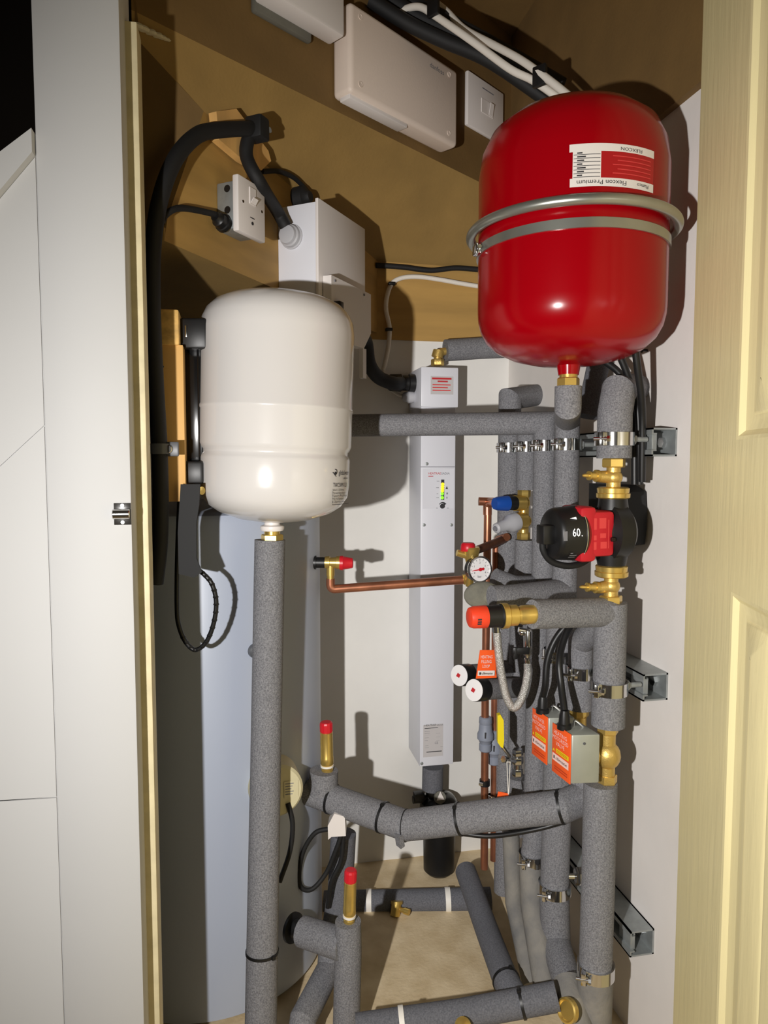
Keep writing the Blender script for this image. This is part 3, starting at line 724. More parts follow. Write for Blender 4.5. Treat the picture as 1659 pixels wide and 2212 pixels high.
def rfn(x, y): return curve_fn(rb, UPZ, toc, sdr, RR, 0, 0, .0007)(x, y)
def rfn2(x, y): return curve_fn(rb, UPZ, toc, sdr, RR, 0, 0, .0011)(x, y)
xa, xb = math.asin(-.02) * RR, math.asin(.76) * RR
zl0, zl1_ = P(1320, 421, .9).z - rb.z, P(1320, 331, .9).z - rb.z
hl = zl1_ - zl0
mb = MB(); sheet(mb, rfn, xa, zl0, xb, zl0 + hl * .20, 16); sheet(mb, rfn, xa - .001, zl0 + hl * .82, xb, zl0 + hl, 16); sheet(mb, rfn, xa + .003, zl0 + hl * .2, xa + .036, zl0 + hl * .82, 8)
mb.mat(1); sheet(mb, rfn, xa + .036, zl0 + hl * .2, xb, zl0 + hl * .82, 14)
mb.mat(2)
for i in range(7): sheet(mb, rfn2, xa + .004, zl0 + hl * (.215 + i * .087), xa + .035, zl0 + hl * (.215 + i * .087) + .0007, 5)
for i in range(7): sheet(mb, rfn2, xa + .008, zl0 + hl * (.245 + i * .087), xa + .014 + .002 * (i % 3), zl0 + hl * (.245 + i * .087) + .0016, 2)
mb.text('Flexcon Premium', V(), RT, UPZ, .0055, .06, fn=lambda x, y: rfn2(xa + .068 - x, zl0 + hl * .145 - y)); mb.text('Flamco', V(), RT, UPZ, .0045, .018, fn=lambda x, y: rfn2(xb - .010 - x, zl0 + hl * .14 - y))
mb.text('FLEXCON', V(), RT, UPZ, .004, .03, fn=lambda x, y: rfn2(xa + .09 - x, zl0 + hl * .93 - y))
mb.mat(3)
for i in range(5): sheet(mb, rfn2, xa + .05 + .006 * (i % 2), zl0 + hl * (.3 + i * .1), xb - .006, zl0 + hl * (.3 + i * .1) + .0012, 10)
mb.build('printed_label', ['paper', 'label_red', 'ink', 'red_pump_ink'], red)
mb = MB(); mb.cyl(rb + UPZ * .002, rb - UPZ * .012, .0165, .014, seg=24); mb.build('connection_boss', 'red_paint', red)
zb1, zb2 = P(1236, 838, 1.0).z, P(1236, 797, 1.0).z
mb = MB(); mb.cyl((rb.x, rb.y, rb.z - .011), (rb.x, rb.y, zb1 + .012), .0125); mb.nut((rb.x, rb.y, zb1), (rb.x, rb.y, zb1 + .014), .0155); mb.build('brass_adaptor', 'brass', red)
# ------------------------------------------------------------------ row of insulated pipes along the right wall
D1 = RX(1100, 1000).dot(FW); D2 = RX(1138, 1000).dot(FW); D3 = RX(1177, 1000).dot(FW); D4 = RX(1222, 1000).dot(FW)
r1, r2, r3, r4 = .0195, .0195, .0205, .0205
a, b, d = vcol(1100, 862, 1300)
foam('insulated_pipe', 'rearmost vertical grey pipe, left of the brass fill valve', [P(1162, 853, D1 + .10), V((a.x, a.y, a.z)), b], r1 + .003)
a, b, d = vcol(1138, 905, 1058)
foam('insulated_pipe', 'vertical grey pipe running down into the brass fill tee', [a, b], r2)
a2, b2, d = vcol(1138, 1166, 1262)
foam('insulated_pipe', 'vertical grey pipe directly below the brass fill tee', [a2, b2], r2 + .001)
a3, b3, d = vcol(1177, 914, 1268)
foam('insulated_pipe', 'grey pipe crossing the white heater then turning down at the corner', [P(690, 920, 1.33), V((a3.x, a3.y, a3.z)), b3], r3)
a4, b4, d = vcol(1224, 905, 1277)
foam('insulated_pipe', 'grey pipe dropping from the red vessel beside the pump head', [V((rb.x, rb.y, zb1 + .002)), V((rb.x, rb.y, P(1236, 880, 1.0).z)), V((a4.x, a4.y, a4.z)), b4, P(1100, 1288, d - .09), P(1062, 1290, d - .10)], [.0185, .0185, r4, r4, .018, .018])
foam('insulated_pipe', 'grey pipe running left from the rear pipes, under the gauge', [P(1176, 1262, D3 + .01), P(1110, 1262, D3 - .02), P(1068, 1246, D3 - .03)], .0155)
tag(MB().ball(P(1042, 1285, 1.17), .032, (1.0, .45, .72), 28).ball(P(1078, 1290, 1.165), .019, (1.6, .6, .7), 20).build('felt_wrap', 'felt'), 'lumpy dull grey felt wrap just below the round pressure gauge', 'insulation')
cpts = []
for (px, D_, r_, lab) in ((1100, D1, r1 + .003, 'rail clamp on the rearmost vertical grey pipe'), (1138, D2, r2, 'rail clamp on the second pipe from the back'), (1177, D3, r3, 'rail clamp on the third pipe from the back'), (1224, D4, r4, 'rail clamp on the pipe below the red vessel')):
    c = RX(px, 1000); c = V((c.x, c.y, ZR1)); clamp(c, 0, 0, r_ , lab)
# grey pipe on top of the heater going behind the red vessel
t_ = foam('insulated_pipe', 'grey pipe from the heater top passing behind the red vessel', [PY(962, 757, 1.545), PY(1040, 752, 1.545), PY(1290, 742, 1.545)], .024)
mb = MB(); mb.tube(fillet([PY(945, 790, 1.545), PY(945, 762, 1.545), PY(972, 757, 1.545)], .02), .0085, 16); mb.nut(PY(945, 790, 1.545), PY(945, 776, 1.545), .0145); mb.tube([PY(944, 772, 1.545), PY(948, 758, 1.545)], .013, 14); mb.build('brass_elbow', 'brass_cast', t_)
# dark pipe behind the vessel tail
foam('insulated_pipe', 'dark pipe in shadow right behind the red vessel tail', [P(1312, 742, 1.22), P(1292, 790, 1.21), P(1268, 900, 1.20)], .0185, m='foam_shaded')
for (pts, lab) in (([P(1335, 760, 1.03), P(1352, 800, 1.035), P(1372, 860, 1.045), P(1380, 920, 1.05), P(1382, 1046, 1.06)], 'outer black cable behind the pump, nearer the right wall'), ([P(1300, 776, 1.06), P(1338, 806, 1.06), P(1362, 850, 1.06), P(1370, 920, 1.06), P(1371, 1046, 1.065)], 'inner black cable curving down behind the pump'), ([P(1372, 752, 1.0), P(1378, 800, 1.01), P(1386, 860, 1.025), P(1388, 920, 1.04), P(1387, 1040, 1.055)], 'straight black cable nearest the white wall')):
    cable('black_cable', lab, pts, .0052, 'black', group='black cables behind the pump')
tag(MB().lathe(PX(1398, 757, XW), V((-1, 0, 0)), [(0, .002), (.008, .002), (.009, .004), (.01, 0)], 12).build('wall_screw', 'black'), 'small dark screw in the right wall below the red vessel', 'screw')
# ------------------------------------------------------------------ pump stack
cp = RX(1326, 1000); DP_ = cp.dot(FW)
def zp(py): return P(1326, py, DP_).z
def CP(py): return V((cp.x, cp.y, zp(py)))
kp = S(1, DP_)
foam('insulated_pipe', 'short fat grey pipe above the pump, bending back to the wall', [P(1372, 838, DP_ + .09), P(1336, 846, DP_ + .01), CP(892), CP(990)], [.022, .0245, .0245, .0245])
clamp(V((cp.x, cp.y, ZR1 + .004)), 0, 0, .0252, 'wide rail clamp on the fat pipe above the pump')
pp = thing('circulation_pump', 'black and red circulation pump with a lit 60 on its head', 'pump', CP(1245))
ux = V((0.0, 0, 0))
def valve(name, pyn0, pyn1, pyb0, pyb1, pys, pxs, pyf0, pyf1, label, grp, up):
    t = thing(name, label, 'valve', CP(max(pyn0, pyn1, pyb0, pyb1, pyf0, pyf1)), grp)
    MB().nut(CP(pyn1), CP(pyn0), 25 * kp).build('union_nut', 'brass', t)
    mb = MB(); mb.cyl(CP(pyb1), CP(pyb0), 15 * kp, seg=24); mb.ball(CP((pyb0 + pyb1) / 2), 19 * kp, (1, 1, .95), 22)
    mb.cyl(CP((pyb0 + pyb1) / 2), P(1290, pys + 2, DP_ - .004), 15 * kp, 12 * kp); mb.build('body', 'brass_cast', t)
    a, b = P(1292, pys + 1, DP_ - .004), P(pxs, pys, DP_ - .012); ax = b - a; L = ax.length
    MB().lathe(a, ax, [(0, 13 * kp), (L * .18, 13 * kp), (L * .2, 9 * kp), (L * .5, 8 * kp), (L * .52, 10 * kp), (L * .62, 10 * kp), (L * .64, 4.5 * kp), (L * .9, 4 * kp), (L, 2 * kp)], 20).build('spindle', 'brass', t)
    h = zp(pyf0) - zp(pyf1)
    MB().lathe(CP(pyf1), UPZ, [(0, 31 * kp), (h * .1, 35 * kp), (h * .45, 35.5 * kp), (h * .5, 33 * kp), (h * .9, 34 * kp), (h, 30 * kp)], 36).build('flange_nut', 'brass', t)
valve('pump_valve', 990, 1010, 1008, 1054, 1027, 1258, 1052, 1077, 'brass isolating valve directly above the pump', 'brass pump valves', True)
valve('pump_valve', 1286, 1304, 1242, 1290, 1268, 1252, 1220, 1246, 'brass isolating valve directly below the pump', 'brass pump valves', False)
mb = MB(); mb.lathe(CP(1100), UPZ, [(0, 33 * kp), (zp(1077) - zp(1100), 30 * kp)], 30); mb.lathe(CP(1220), UPZ, [(0, 30 * kp), (zp(1196) - zp(1220), 34 * kp)], 30)
hax = (P(1170, 1152, DP_ - .03) - P(1330, 1146, DP_)).normalized(); hc = CP(1148)
hu = (UPZ - hax * UPZ.dot(hax)).normalized(); hv = hax.cross(hu)
def HP(px): return hc + hax * solve(hc, hax, px)
mb.lathe(HP(1352), hax, [(0, 44 * kp), (14 * kp, 60 * kp), (48 * kp, 62 * kp), (58 * kp, 44 * kp), (84 * kp, 40 * kp)], 40)
vol = mb.build('volute', 'black', pp)
for i in range(6):
    a = i * math.pi / 3 + .3; c = HP(1300) + (hu * math.cos(a) + hv * math.sin(a)) * 50 * kp
    MB().cyl(c, c + hax * 7 * kp, 5 * kp, seg=8).build('fixing_bolt', 'black_gloss', vol)
# red housing with notched corners
L1, L0 = solve(hc, hax, 1240), solve(hc, hax, 1300)
cc = hc + hax * (L0 + L1) / 2
mb = MB(); mb.box(cc, (abs(L1 - L0) + .006, 96 * kp, 88 * kp), (hax, hu, hv), .006)
ce = hc + hax * (L1 - .006); mb.box(ce, (.026, 116 * kp, 90 * kp), (hax, hu, hv), .006); hs = mb.build('housing', 'red_pump', pp)
tcv = (CAM - cc); tcv = (tcv - hax * tcv.dot(hax)).normalized(); fz = hv if hv.dot(tcv) > 0 else -hv
mb = MB(); fo = cc + fz * (44 * kp + .0002)
lr = -hax
for (x, y, w_, h_) in ((-20, 10, 14, 24), (0, 12, 16, 22), (-20, -12, 14, 10), (-20, -32, 14, 16), (2, -8, 14, 10), (3, -30, 15, 14), (21, -30, 2, 60)): mb.quad(fo, lr, hu, w_ * kp, h_ * kp, .0) if False else mb.add([fo + lr * x * kp + hu * y * kp, fo + lr * (x + w_) * kp + hu * y * kp, fo + lr * (x + w_) * kp + hu * (y + h_) * kp, fo + lr * x * kp + hu * (y + h_) * kp], [(0, 1, 2, 3)])
mb.build('housing_print', 'red_pump_ink', hs)
# black control head
ch0 = hc + hax * L1; Lh = solve(hc, hax, 1187) - L1; RH = 58 * kp
mb = MB(); mb.lathe(ch0 - hax * .002, hax, [(0, RH), (Lh * .2, RH * 1.0), (Lh * .85, RH * .95), (Lh * .97, RH * .9), (Lh + .002, RH * .80), (Lh + .003, 0)], 48); chd = mb.build('control_head', 'black', pp)
mb = MB().band(ch0 + hax * .001, hax, RH + .0006, .0012, .0008, 48); mb.build('silver_trim', 'chrome', chd)
def hfn(x, y):                           # x to the right in the picture, y up, on the curved front of the head
    ang = y / RH; l = Lh * .5 - x; rr = RH * 1.012
    return ch0 + hax * l + (fz * math.cos(ang) + hu * math.sin(ang)) * rr
mb = MB()
mb.text('60', V(), RT, UPZ, .0115, .0115, fn=lambda x, y: hfn(-.0048 + x, -.0005 + y)); sheet(mb, hfn, .0088, -.0005, .0102, .0009, 2)
vs = [hfn(-.005, .0255), hfn(.005, .0235), hfn(.005, .0275)]; mb.add(vs, [(0, 1, 2)])
mb.build('display_digits', 'led_white', chd)
mb = MB(); sheet(mb, hfn, -.0185, -.006, -.0125, .007, 3); mb.build('button', 'ink_grey', chd)
mb = MB()
for i, w_ in enumerate((.004, .011, .010)): sheet(mb, hfn, -.003, -.026 - i * .0045, -.003 + w_, -.0275 - i * .0045, 4)
mb.build('head_print', 'ink_grey', chd)
mb = MB(); c = hc + hax * solve(hc, hax, 1175) + fz * .004; mb.box(c, (26 * kp, 40 * kp, 34 * kp), (hax, hu, hv), .002); mb.build('cable_plug', 'black', pp)
mb = MB(); d0 = DP_ - .028
mb.tube(smoothpath([P(1172, 1165, d0 + .01), P(1174, 1190, d0 + .01), P(1190, 1212, d0 + .015), P(1220, 1222, d0 + .02), P(1250, 1219, d0 + .03), P(1275, 1205, d0 + .05)], 8), .0048, 12); mb.build('plug_lead', 'black_matt', pp)
# black backing shell with holes behind the pump
mb = MB(); xs0 = XW - .041
def SH(px, py): q = RX(px, py, .585); return q
mb = MB(); y0_, y1_ = RX(1393, 1120, .618).y, RX(1356, 1120, .60).y
zt0, zb0 = RX(1394, 1050, .60).z, RX(1394, 1190, .60).z
sh_ = thing('backing_shell', 'flat black plastic shell clipped behind the pump', 'pump shell', V((.60, y0_, zb0)))
n8 = [(0, .06), (.03, .0), (.12, .0), (.12, 1), (.03, 1), (0, .90), (-.004, .6), (-.004, .3)]
mb.prism([V((.585, y0_ + u, zb0 + (zt0 - zb0) * v_)) for u, v_ in n8], V((.034, 0, 0))); mb.build('plate', 'black_matt', sh_)
for v_ in (.2, .5, .8): MB().cyl((.5846, y0_ + .02, zb0 + (zt0 - zb0) * v_), (.583, y0_ + .02, zb0 + (zt0 - zb0) * v_), .008, seg=18).build('boss', 'black_gloss', sh_)
foam('insulated_pipe', 'fat grey pipe below the pump with a tee to the red capped valve', [CP(1301), CP(1478)], .0235)
foam('insulated_pipe', 'short grey sleeve below the wide clamp, above the front label box', [CP(1482), CP(1566)], .0245)
clamp(V((cp.x, cp.y, ZR2 + .003)), 0, 0, .0248, 'rail clamp on the fat pipe below the pump')
foam('insulated_pipe', 'horizontal grey branch carrying the red capped safety valve', [CP(1322), P(1150, 1327, DP_ - .055)], [.0215, .0205])
c2 = RX(1262, 1000)
def C2(py): return V((c2.x, c2.y, P(1262, py, c2.dot(FW)).z))
foam('insulated_pipe', 'grey pipe dropping diagonally from the branch beside the fat pipe', [P(1312, 1332, DP_ + .004), C2(1388), C2(1448)], .0195)
foam('insulated_pipe', 'grey sleeve above the rear label box valve', [C2(1452), C2(1530)], .0205)
clamp(V((c2.x, c2.y, C2(1450).z)), 0, 0, .0208, 'rail clamp on the pipe behind the fat pipe')
# ------------------------------------------------------------------ red capped safety valve on the branch
sv = thing('safety_valve', 'brass safety valve with a red cap below the pressure gauge', 'valve', P(1060, 1352, .975))
s0 = P(1150, 1327, DP_ - .055); sa = (P(1012, 1334, DP_ - .075) - s0).normalized()
def SV(px): return s0 + sa * solve(s0, sa, px)
ks = S(1, .97)
def seg(name, x0, x1, pr, m):
    a, b = SV(x0), SV(x1); L = (b - a).length
    return MB().lathe(a, sa, [(t * L, r_ * ks) for t, r_ in pr], 36).build(name, m, sv)
seg('body', 1158, 1088, [(0, 18), (.05, 21), (.45, 21), (.5, 19), (.6, 19), (.62, 23), (.98, 24), (1, 20)], 'brass')
seg('bonnet', 1089, 1048, [(0, 26), (.2, 27), (.25, 25), (1, 24)], 'black')
seg('brass_ring', 1096, 1082, [(0, 26), (.1, 28), (.9, 28), (1, 26)], 'brass')
cpv = seg('cap', 1052, 1012, [(0, 23), (.1, 25), (.75, 24), (.95, 21), (1, 17), (1.005, 0)], 'orange_red')
tcs = (CAM - SV(1030)); tcs = (tcs - sa * tcs.dot(sa)).normalized(); us = (UPZ - sa * UPZ.dot(sa)).normalized()
mb = MB()
for i in range(3): q = SV(1028) + (tcs * .86 - us * (.2 + i * .18)) .normalized() * 25.2 * ks; mb.box(q, (.005, .0022, .0012), (-sa, us, tcs))
mb.build('cap_arrow', 'ink', cpv)
# ------------------------------------------------------------------ blue inlet valve, tee and relief cap
iv = thing('fill_valve', 'brass tee with a blue capped valve and a grey relief cap', 'valve', RX(1138, 1165))
q2 = RX(1133, 1000, XR - .0)
def IV(py): return V((q2.x, q2.y, P(1133, py, q2.dot(FW)).z))
dI = q2.dot(FW); ki = S(1, dI)
mb = MB(); mb.cyl(IV(1160), IV(1060), 11 * ki); mb.nut(IV(1074), IV(1058), 14 * ki); mb.nut(IV(1166), IV(1150), 14 * ki); mb.build('tee', 'brass', iv)
def arm(name, p, q, pr, m):
    p, q = V(p), V(q); L = (q - p).length
    return MB().lathe(p, q - p, [(t * L, r_ * ki) for t, r_ in pr], 28).build(name, m, iv)
arm('valve_nut', P(1138, 1086, dI), P(1112, 1087, dI - .012), [(0, 11), (.3, 11), (.3, 17), (1, 17)], 'brass')
arm('valve_body', P(1116, 1087, dI - .012), P(1094, 1087, dI - .02), [(0, 15), (1, 15)], 'black')
arm('blue_cap', P(1096, 1087, dI - .018), P(1068, 1088, dI - .03), [(0, 16.5), (.8, 14.5), (1, 12), (1.001, 0)], 'blue')
arm('relief_body', P(1138, 1125, dI), P(1112, 1127, dI - .02), [(0, 13), (.3, 13), (.3, 19), (1, 19)], 'brass')
arm('relief_cap', P(1114, 1127, dI - .018), P(1070, 1142, dI - .05), [(0, 20), (.35, 19), (.5, 12), (.95, 11), (1, 8), (1.001, 0)], 'grey_cap')
arm('relief_spout', P(1076, 1140, dI - .046), P(1068, 1143, dI - .052), [(0, 8), (1, 5)], 'ink_grey')
# ------------------------------------------------------------------ copper pipes
dc = RX(1052, 1000, .50).dot(FW) - .06
cable('copper_pipe', 'bright copper pipe rising to a bend left of the blue cap', [P(1052, 1876, dc), P(1052, 1500, dc)], .0072) if False else None
t_ = thing('copper_pipe', 'left copper pipe rising from the floor to the blue capped valve', 'copper pipe', P(1046, 1872, dc))
mb = MB(); mb.tube(fillet([P(1046, 1876, dc), P(1048, 1500, dc), P(1054, 1083, dc), P(1084, 1087, dI - .03)], .018, 8), .0078, 18); mb.build('tube', 'copper', t_)
mb = MB(); mb.cyl(P(1034, 1083, dc), P(1072, 1084, dc + .0), .0085, seg=18); mb.cyl(P(1053, 1083, dc), P(1053, 1112, dc), .0088, seg=18); mb.build('elbow', 'copper', t_)
t_ = thing('copper_pipe', 'right copper pipe close beside the first, dropping behind the orange tag', 'copper pipe', P(1066, 1862, dc))
mb = MB(); mb.tube(fillet([P(1067, 1858, dc + .02), P(1069, 1500, dc + .02), P(1072, 1166, dc + .02), P(1095, 1160, D1 - .04)], .015, 8), .0078, 18); mb.build('tube', 'copper', t_)
for (x, y0, y1, dd, lab) in ((1040, 1548, 1622, dc, 'left grey plastic coupling on the copper pipe'), (1058, 1576, 1650, dc + .018, 'right grey plastic coupling on the copper pipe, set lower')):
    a, b = P(x + (8 if x == 1040 else 9), y1, dd), P(x + (9 if x == 1040 else 9), y0, dd); L = (b - a).length
    t_ = thing('pipe_coupling', lab, 'pipe fitting', a, 'grey couplings on the copper pipes')
    MB().lathe(a, b - a, [(0, .0105), (L * .03, .0125), (L * .2, .0125), (L * .22, .011), (L * .32, .0135), (L * .36, .0165), (L * .5, .0165), (L * .58, .014), (L * .8, .0125), (L * .82, .0135), (L * .97, .013), (L, .0105)], 26).build('body', 'grey_plastic', t_)
    m_ = a.lerp(b, .48); tcc = (CAM - m_); tcc.z = 0; tcc.normalize()
    MB().box(m_ + tcc * .0166 + UPZ * .004, (.003, .0014, .012), (tcc.cross(UPZ), tcc, UPZ)).build('slot', 'ink', t_)
for (x, y, dd, lab) in ((1040, 1690, dc, 'small black pipe clip on the left copper pipe'), (1056, 1722, dc + .02, 'small chrome pipe clip on the right copper pipe')):
    c = P(x + 7, y, dd); t_ = thing('pipe_clip', lab, 'pipe clip', c)
    MB().band(c, UPZ, .0095, .012, .0012).build('band', 'black' if x == 1040 else 'chrome', t_)
    MB().cyl(c - RT * .012 - FW * .006, c - RT * .004 - FW * .01, .0036, seg=8).build('screw', 'chrome', t_)
# ------------------------------------------------------------------ relief valve on the cylinder and its copper discharge pipe
tp = cyl_hit(684, 1214)
tpx = RT * .985 - FW * -.0 ; tpx.normalize()
dt = (tp).dot(FW) - .01
kt = S(1, dt)
tv = thing('relief_valve', 'brass relief valve with a red cap on the cylinder side', 'valve', P(715, 1255, dt))
def tarm(name, x0, x1, y, pr, m):
    a, b = P(x0, y, dt), P(x1, y + .5, dt); L = (b - a).length
    return MB().lathe(a, b - a, [(t * L, r_ * kt) for t, r_ in pr], 24).build(name, m, tv)
tarm('socket', 668, 706, 1215, [(0, 15), (.4, 15), (.4, 12), (1, 12)], 'black')
tarm('body', 702, 736, 1215, [(0, 13), (.3, 14), (.32, 11), (.7, 12), (.72, 14), (1, 14)], 'brass')
tarm('red_cap', 734, 763, 1216, [(0, 15.5), (.25, 16), (.3, 14.5), (.95, 11), (1, 9), (1.001, 0)], 'red_plastic')
a, b = P(714, 1220, dt), P(714, 1252, dt)
MB().lathe(a, b - a, [(0, 9 * kt), (.02, 9 * kt), (.02, 7.5 * kt), ((b - a).length, 7.5 * kt)], 20).build('outlet', 'brass', tv)
dg = P(1030, 1230, 1.30).dot(FW)
t_ = thing('copper_pipe', 'horizontal copper discharge pipe crossing in front of the white heater', 'copper pipe', P(714, 1270, dt))
MB().tube(fillet([P(714, 1250, dt), P(714, 1273, dt), P(1006, 1252, dg + .03)], .02, 8), .0082, 18).build('tube', 'copper', t_)
MB().cyl(P(1000, 1252, dg + .03), P(1013, 1250, dg + .03), .0105, seg=6).build('end_nut', 'brass', t_)
# ------------------------------------------------------------------ pressure gauge valve
gv = thing('pressure_gauge', 'round white pressure gauge with a red needle and red topped brass valve', 'gauge', P(1018, 1262, dg))
kg = S(1, dg)
gc = P(1036, 1230, dg - .02); gn = (CAM - gc).normalized() ; gn = (gn + RT * .5 - UPZ * .12).normalized()
gx = (UPZ.cross(gn)).normalized(); gy = gn.cross(gx)
rg = 28 * kg
MB().lathe(gc - gn * .018, gn, [(0, rg * .8), (.002, rg * .95), (.016, rg)], 40).build('case', 'black', gv)
MB().lathe(gc - gn * .003, gn, [(0, rg), (.004, rg * 1.04), (.006, rg), (.006, rg * .9), (.003, rg * .88)], 44).build('bezel', 'chrome', gv)
mb = MB().lathe(gc - gn * .001, gn, [(0, rg * .92), (.0015, rg * .9), (.0016, 0)], 40); dl = mb.build('dial', 'dial', gv)
mb = MB(); o = gc + gn * .0012
for i in range(13):
    a = rad(-135 + i * 22.5) ; v_ = gx * math.sin(a) + gy * math.cos(a); w_ = gx * math.cos(a) - gy * math.sin(a)
    mb.add([o + v_ * rg * .68 - w_ * .0004, o + v_ * rg * .68 + w_ * .0004, o + v_ * rg * .82 + w_ * .0004, o + v_ * rg * .82 - w_ * .0004], [(0, 1, 2, 3)])
mb.text('bar', o - gx * rg * .2 - gy * rg * .62, gx, gy, rg * .18)
for t_s, a in (('0', -118), ('1', -60), ('2', 0), ('3', 60), ('4', 118)):
    a = rad(a); mb.text(t_s, o + (gx * math.sin(a) + gy * math.cos(a)) * rg * .52 - gx * rg * .06 - gy * rg * .07, gx, gy, rg * .15)
mb.build('dial_marks', 'ink_grey', dl)
a = rad(-96); v_ = gx * math.sin(a) + gy * math.cos(a); w_ = gx * math.cos(a) - gy * math.sin(a); o = gc + gn * .0022
mb = MB(); mb.prism([o + v_ * rg * .72 - w_ * .0003, o + v_ * rg * .72 + w_ * .0003, o + w_ * .0014, o - v_ * rg * .28 + w_ * .0026, o - v_ * rg * .36, o - v_ * rg * .28 - w_ * .0026, o - w_ * .0014], gn * .0006); mb.cyl(o, o + gn * .0012, rg * .13, seg=16); mb.build('needle', 'red_plastic', gv)
mb = MB(); mb.lathe(P(1018, 1225, dg), UPZ, [(0, 9 * kg), (18 * kg, 14 * kg), (40 * kg, 19 * kg), (44 * kg, 17 * kg)], 24); mb.cyl(P(1012, 1200, dg), P(987, 1194, dg - .004), 9 * kg, 7 * kg); mb.cyl(P(1016, 1216, dg), P(1014, 1264, dg + .02), 9 * kg, 9 * kg); mb.build('valve_body', 'brass', gv)
mb = MB(); mb.lathe(P(1011, 1190, dg), UPZ, [(0, 15 * kg), (4 * kg, 16.5 * kg), (14 * kg, 15.5 * kg), (18 * kg, 12 * kg), (18.5 * kg, 0)], 18); mb.build('red_knob', 'red_plastic', gv)
tag(MB().tube([P(1026, 1190, dg + .012), P(1088, 1165, D1 - .03)], .0078, 16).build('copper_stub', 'copper_dark'), 'short dull copper pipe sloping up from the gauge valve to the rear pipe', 'copper pipe')
# ------------------------------------------------------------------ temperature dials on insulated stubs
for (x, y, d0, rp, x2, y2, lab) in ((992, 1459, 1.24, 24, 1092, 1450, 'higher white dial with a black rim beside the orange tag'), (1024, 1491, 1.19, 25, 1130, 1485, 'lower white dial with a black rim under the orange tag')):
    c = P(x, y, d0); ax = (c - P(x2, y2, d0 + .10)).normalized(); r_ = S(rp, d0)
    g_ = thing('temperature_dial', lab, 'gauge', c - UPZ * r_, 'black rimmed dials')
    MB().lathe(c - ax * .028, ax, [(0, r_ * .94), (.002, r_), (.026, r_), (.028, r_ * .96)], 36).build('rim', 'black', g_)
    gxx = UPZ.cross(ax).normalized(); gyy = ax.cross(gxx)
    dl = MB().lathe(c - ax * .001, ax, [(0, r_ * .97), (.0015, r_ * .95), (.0022, 0)], 36).build('dial', 'dial', g_)
    mb = MB(); o = c + ax * .0024
    mb.prism([o + gxx * r_ * .22 + gyy * r_ * .1, o - gxx * r_ * .1 + gyy * r_ * .22, o - gxx * r_ * .25 - gyy * r_ * .1, o + gxx * r_ * .1 - gyy * r_ * .2], ax * .0004); mb.build('dial_mark', 'ink_red', dl)
    foam('insulated_pipe', lab.split(' ')[0] + ' grey pipe stub behind a black rimmed dial', [c - ax * .029, P(x2, y2, d0 + .10)], r_ * .92)
# ------------------------------------------------------------------ tall white flow heater
YH = 1.49
hx0, hx1 = PY(909, 1000, YH).x, PY(984, 1000, YH).x
hz0, hz1 = PY(940, 1654, YH).z, PY(945, 880, YH).z
fh = thing('flow_heater', 'tall narrow white electric flow heater on the rear wall with a lit bar display', 'water heater', V(((hx0 + hx1) / 2, 1.55, hz0)))
MB().bb((hx0, YH, hz0), (hx1, YB - .001, hz1 + .004), .0025).build('case', 'steel_white', fh)
ztop = PY(945, 793, YH - .003).z
MB().bb((hx0 - .001, YH - .004, hz1), (hx1 + .004, YB - .002, ztop), .0022).build('top_cap', 'steel_white', fh)
XV, YV = V((1, 0, 0)), V((0, -1, 0))
def HPt(px, py, k=0.0): q = PY(px, py, YH); return V((q.x, YH - k, q.z))
def hq(mb, x0, y0, x1, y1, k=.0008):
    a, b = HPt(x0, y1, k), HPt(x1, y0, k)
    return mb.add([a, V((b.x, a.y, a.z)), b, V((a.x, a.y, b.z))], [(0, 1, 2, 3)])
mb = MB(); hq(mb, 929, 814, 978, 852, .0046); mb.mat(1)
for i, (x0, x1) in enumerate(((932, 974), (944, 966))): hq(mb, x0, 817 + i * 6, x1, 820 + i * 6, .005)
mb.mat(2)
for i in range(3): hq(mb, 933, 831 + i * 6, 972 - 6 * (i % 2), 832.5 + i * 6, .005)
mb.build('warning_label', ['paper_grey', 'ink_red', 'red_pump_ink'], fh)
mb = MB(); hq(mb, 908, 1008, 982, 1009.2); mb.build('cover_joint', 'seam', fh)
dp = MB(); hq(dp, 913, 1013, 981, 1099, .0006); dpo = dp.build('display_panel', 'steel_white', fh)
mb = MB(); mb.text('HEATRAE', HPt(925, 1025), XV, UPZ, .0048, HPt(952, 1025).x - HPt(925, 1025).x, .0012); mb.quad(HPt(925, 1029.5, .001), XV, UPZ, .011, .0014); mb.mat(1); mb.text('SADIA', HPt(953, 1025), XV, UPZ, .0048, HPt(971, 1025).x - HPt(953, 1025).x, .0012)
for (x0, y0, x1, y1) in ((943, 1039, 949, 1040), (942, 1053, 948, 1054), (943, 1066, 946, 1067), (942, 1074.5, 948, 1075.5), (942, 1097, 945, 1098), (965, 1097, 969, 1098), (964, 1064, 967, 1068), (964, 1073, 966, 1077)): hq(mb, x0, y0, x1, y1, .0012)
mb.build('display_print', ['ink_red', 'ink_grey'], dpo)
mb = MB(); hq(mb, 952.5, 1036, 959.5, 1080, .0009); mb.add([HPt(962, 1056.5, .001), HPt(967.5, 1056.5, .001), HPt(965, 1050, .001)], [(0, 1, 2)])
for i in range(8):
    a0, a1 = rad(150 - i * 15), rad(150 - (i + 1) * 15); c = HPt(955, 1094, .0012); w0, w1 = .0004 + i * .00026, .0004 + (i + 1) * .00026; R0 = .0082
    f_ = lambda a, r_: c + XV * math.cos(a) * r_ + UPZ * math.sin(a) * r_
    mb.add([f_(a0, R0 - w0), f_(a1, R0 - w1), f_(a1, R0 + w1), f_(a0, R0 + w0)], [(3, 2, 1, 0)])
mb.build('bar_window', 'ink', dpo)
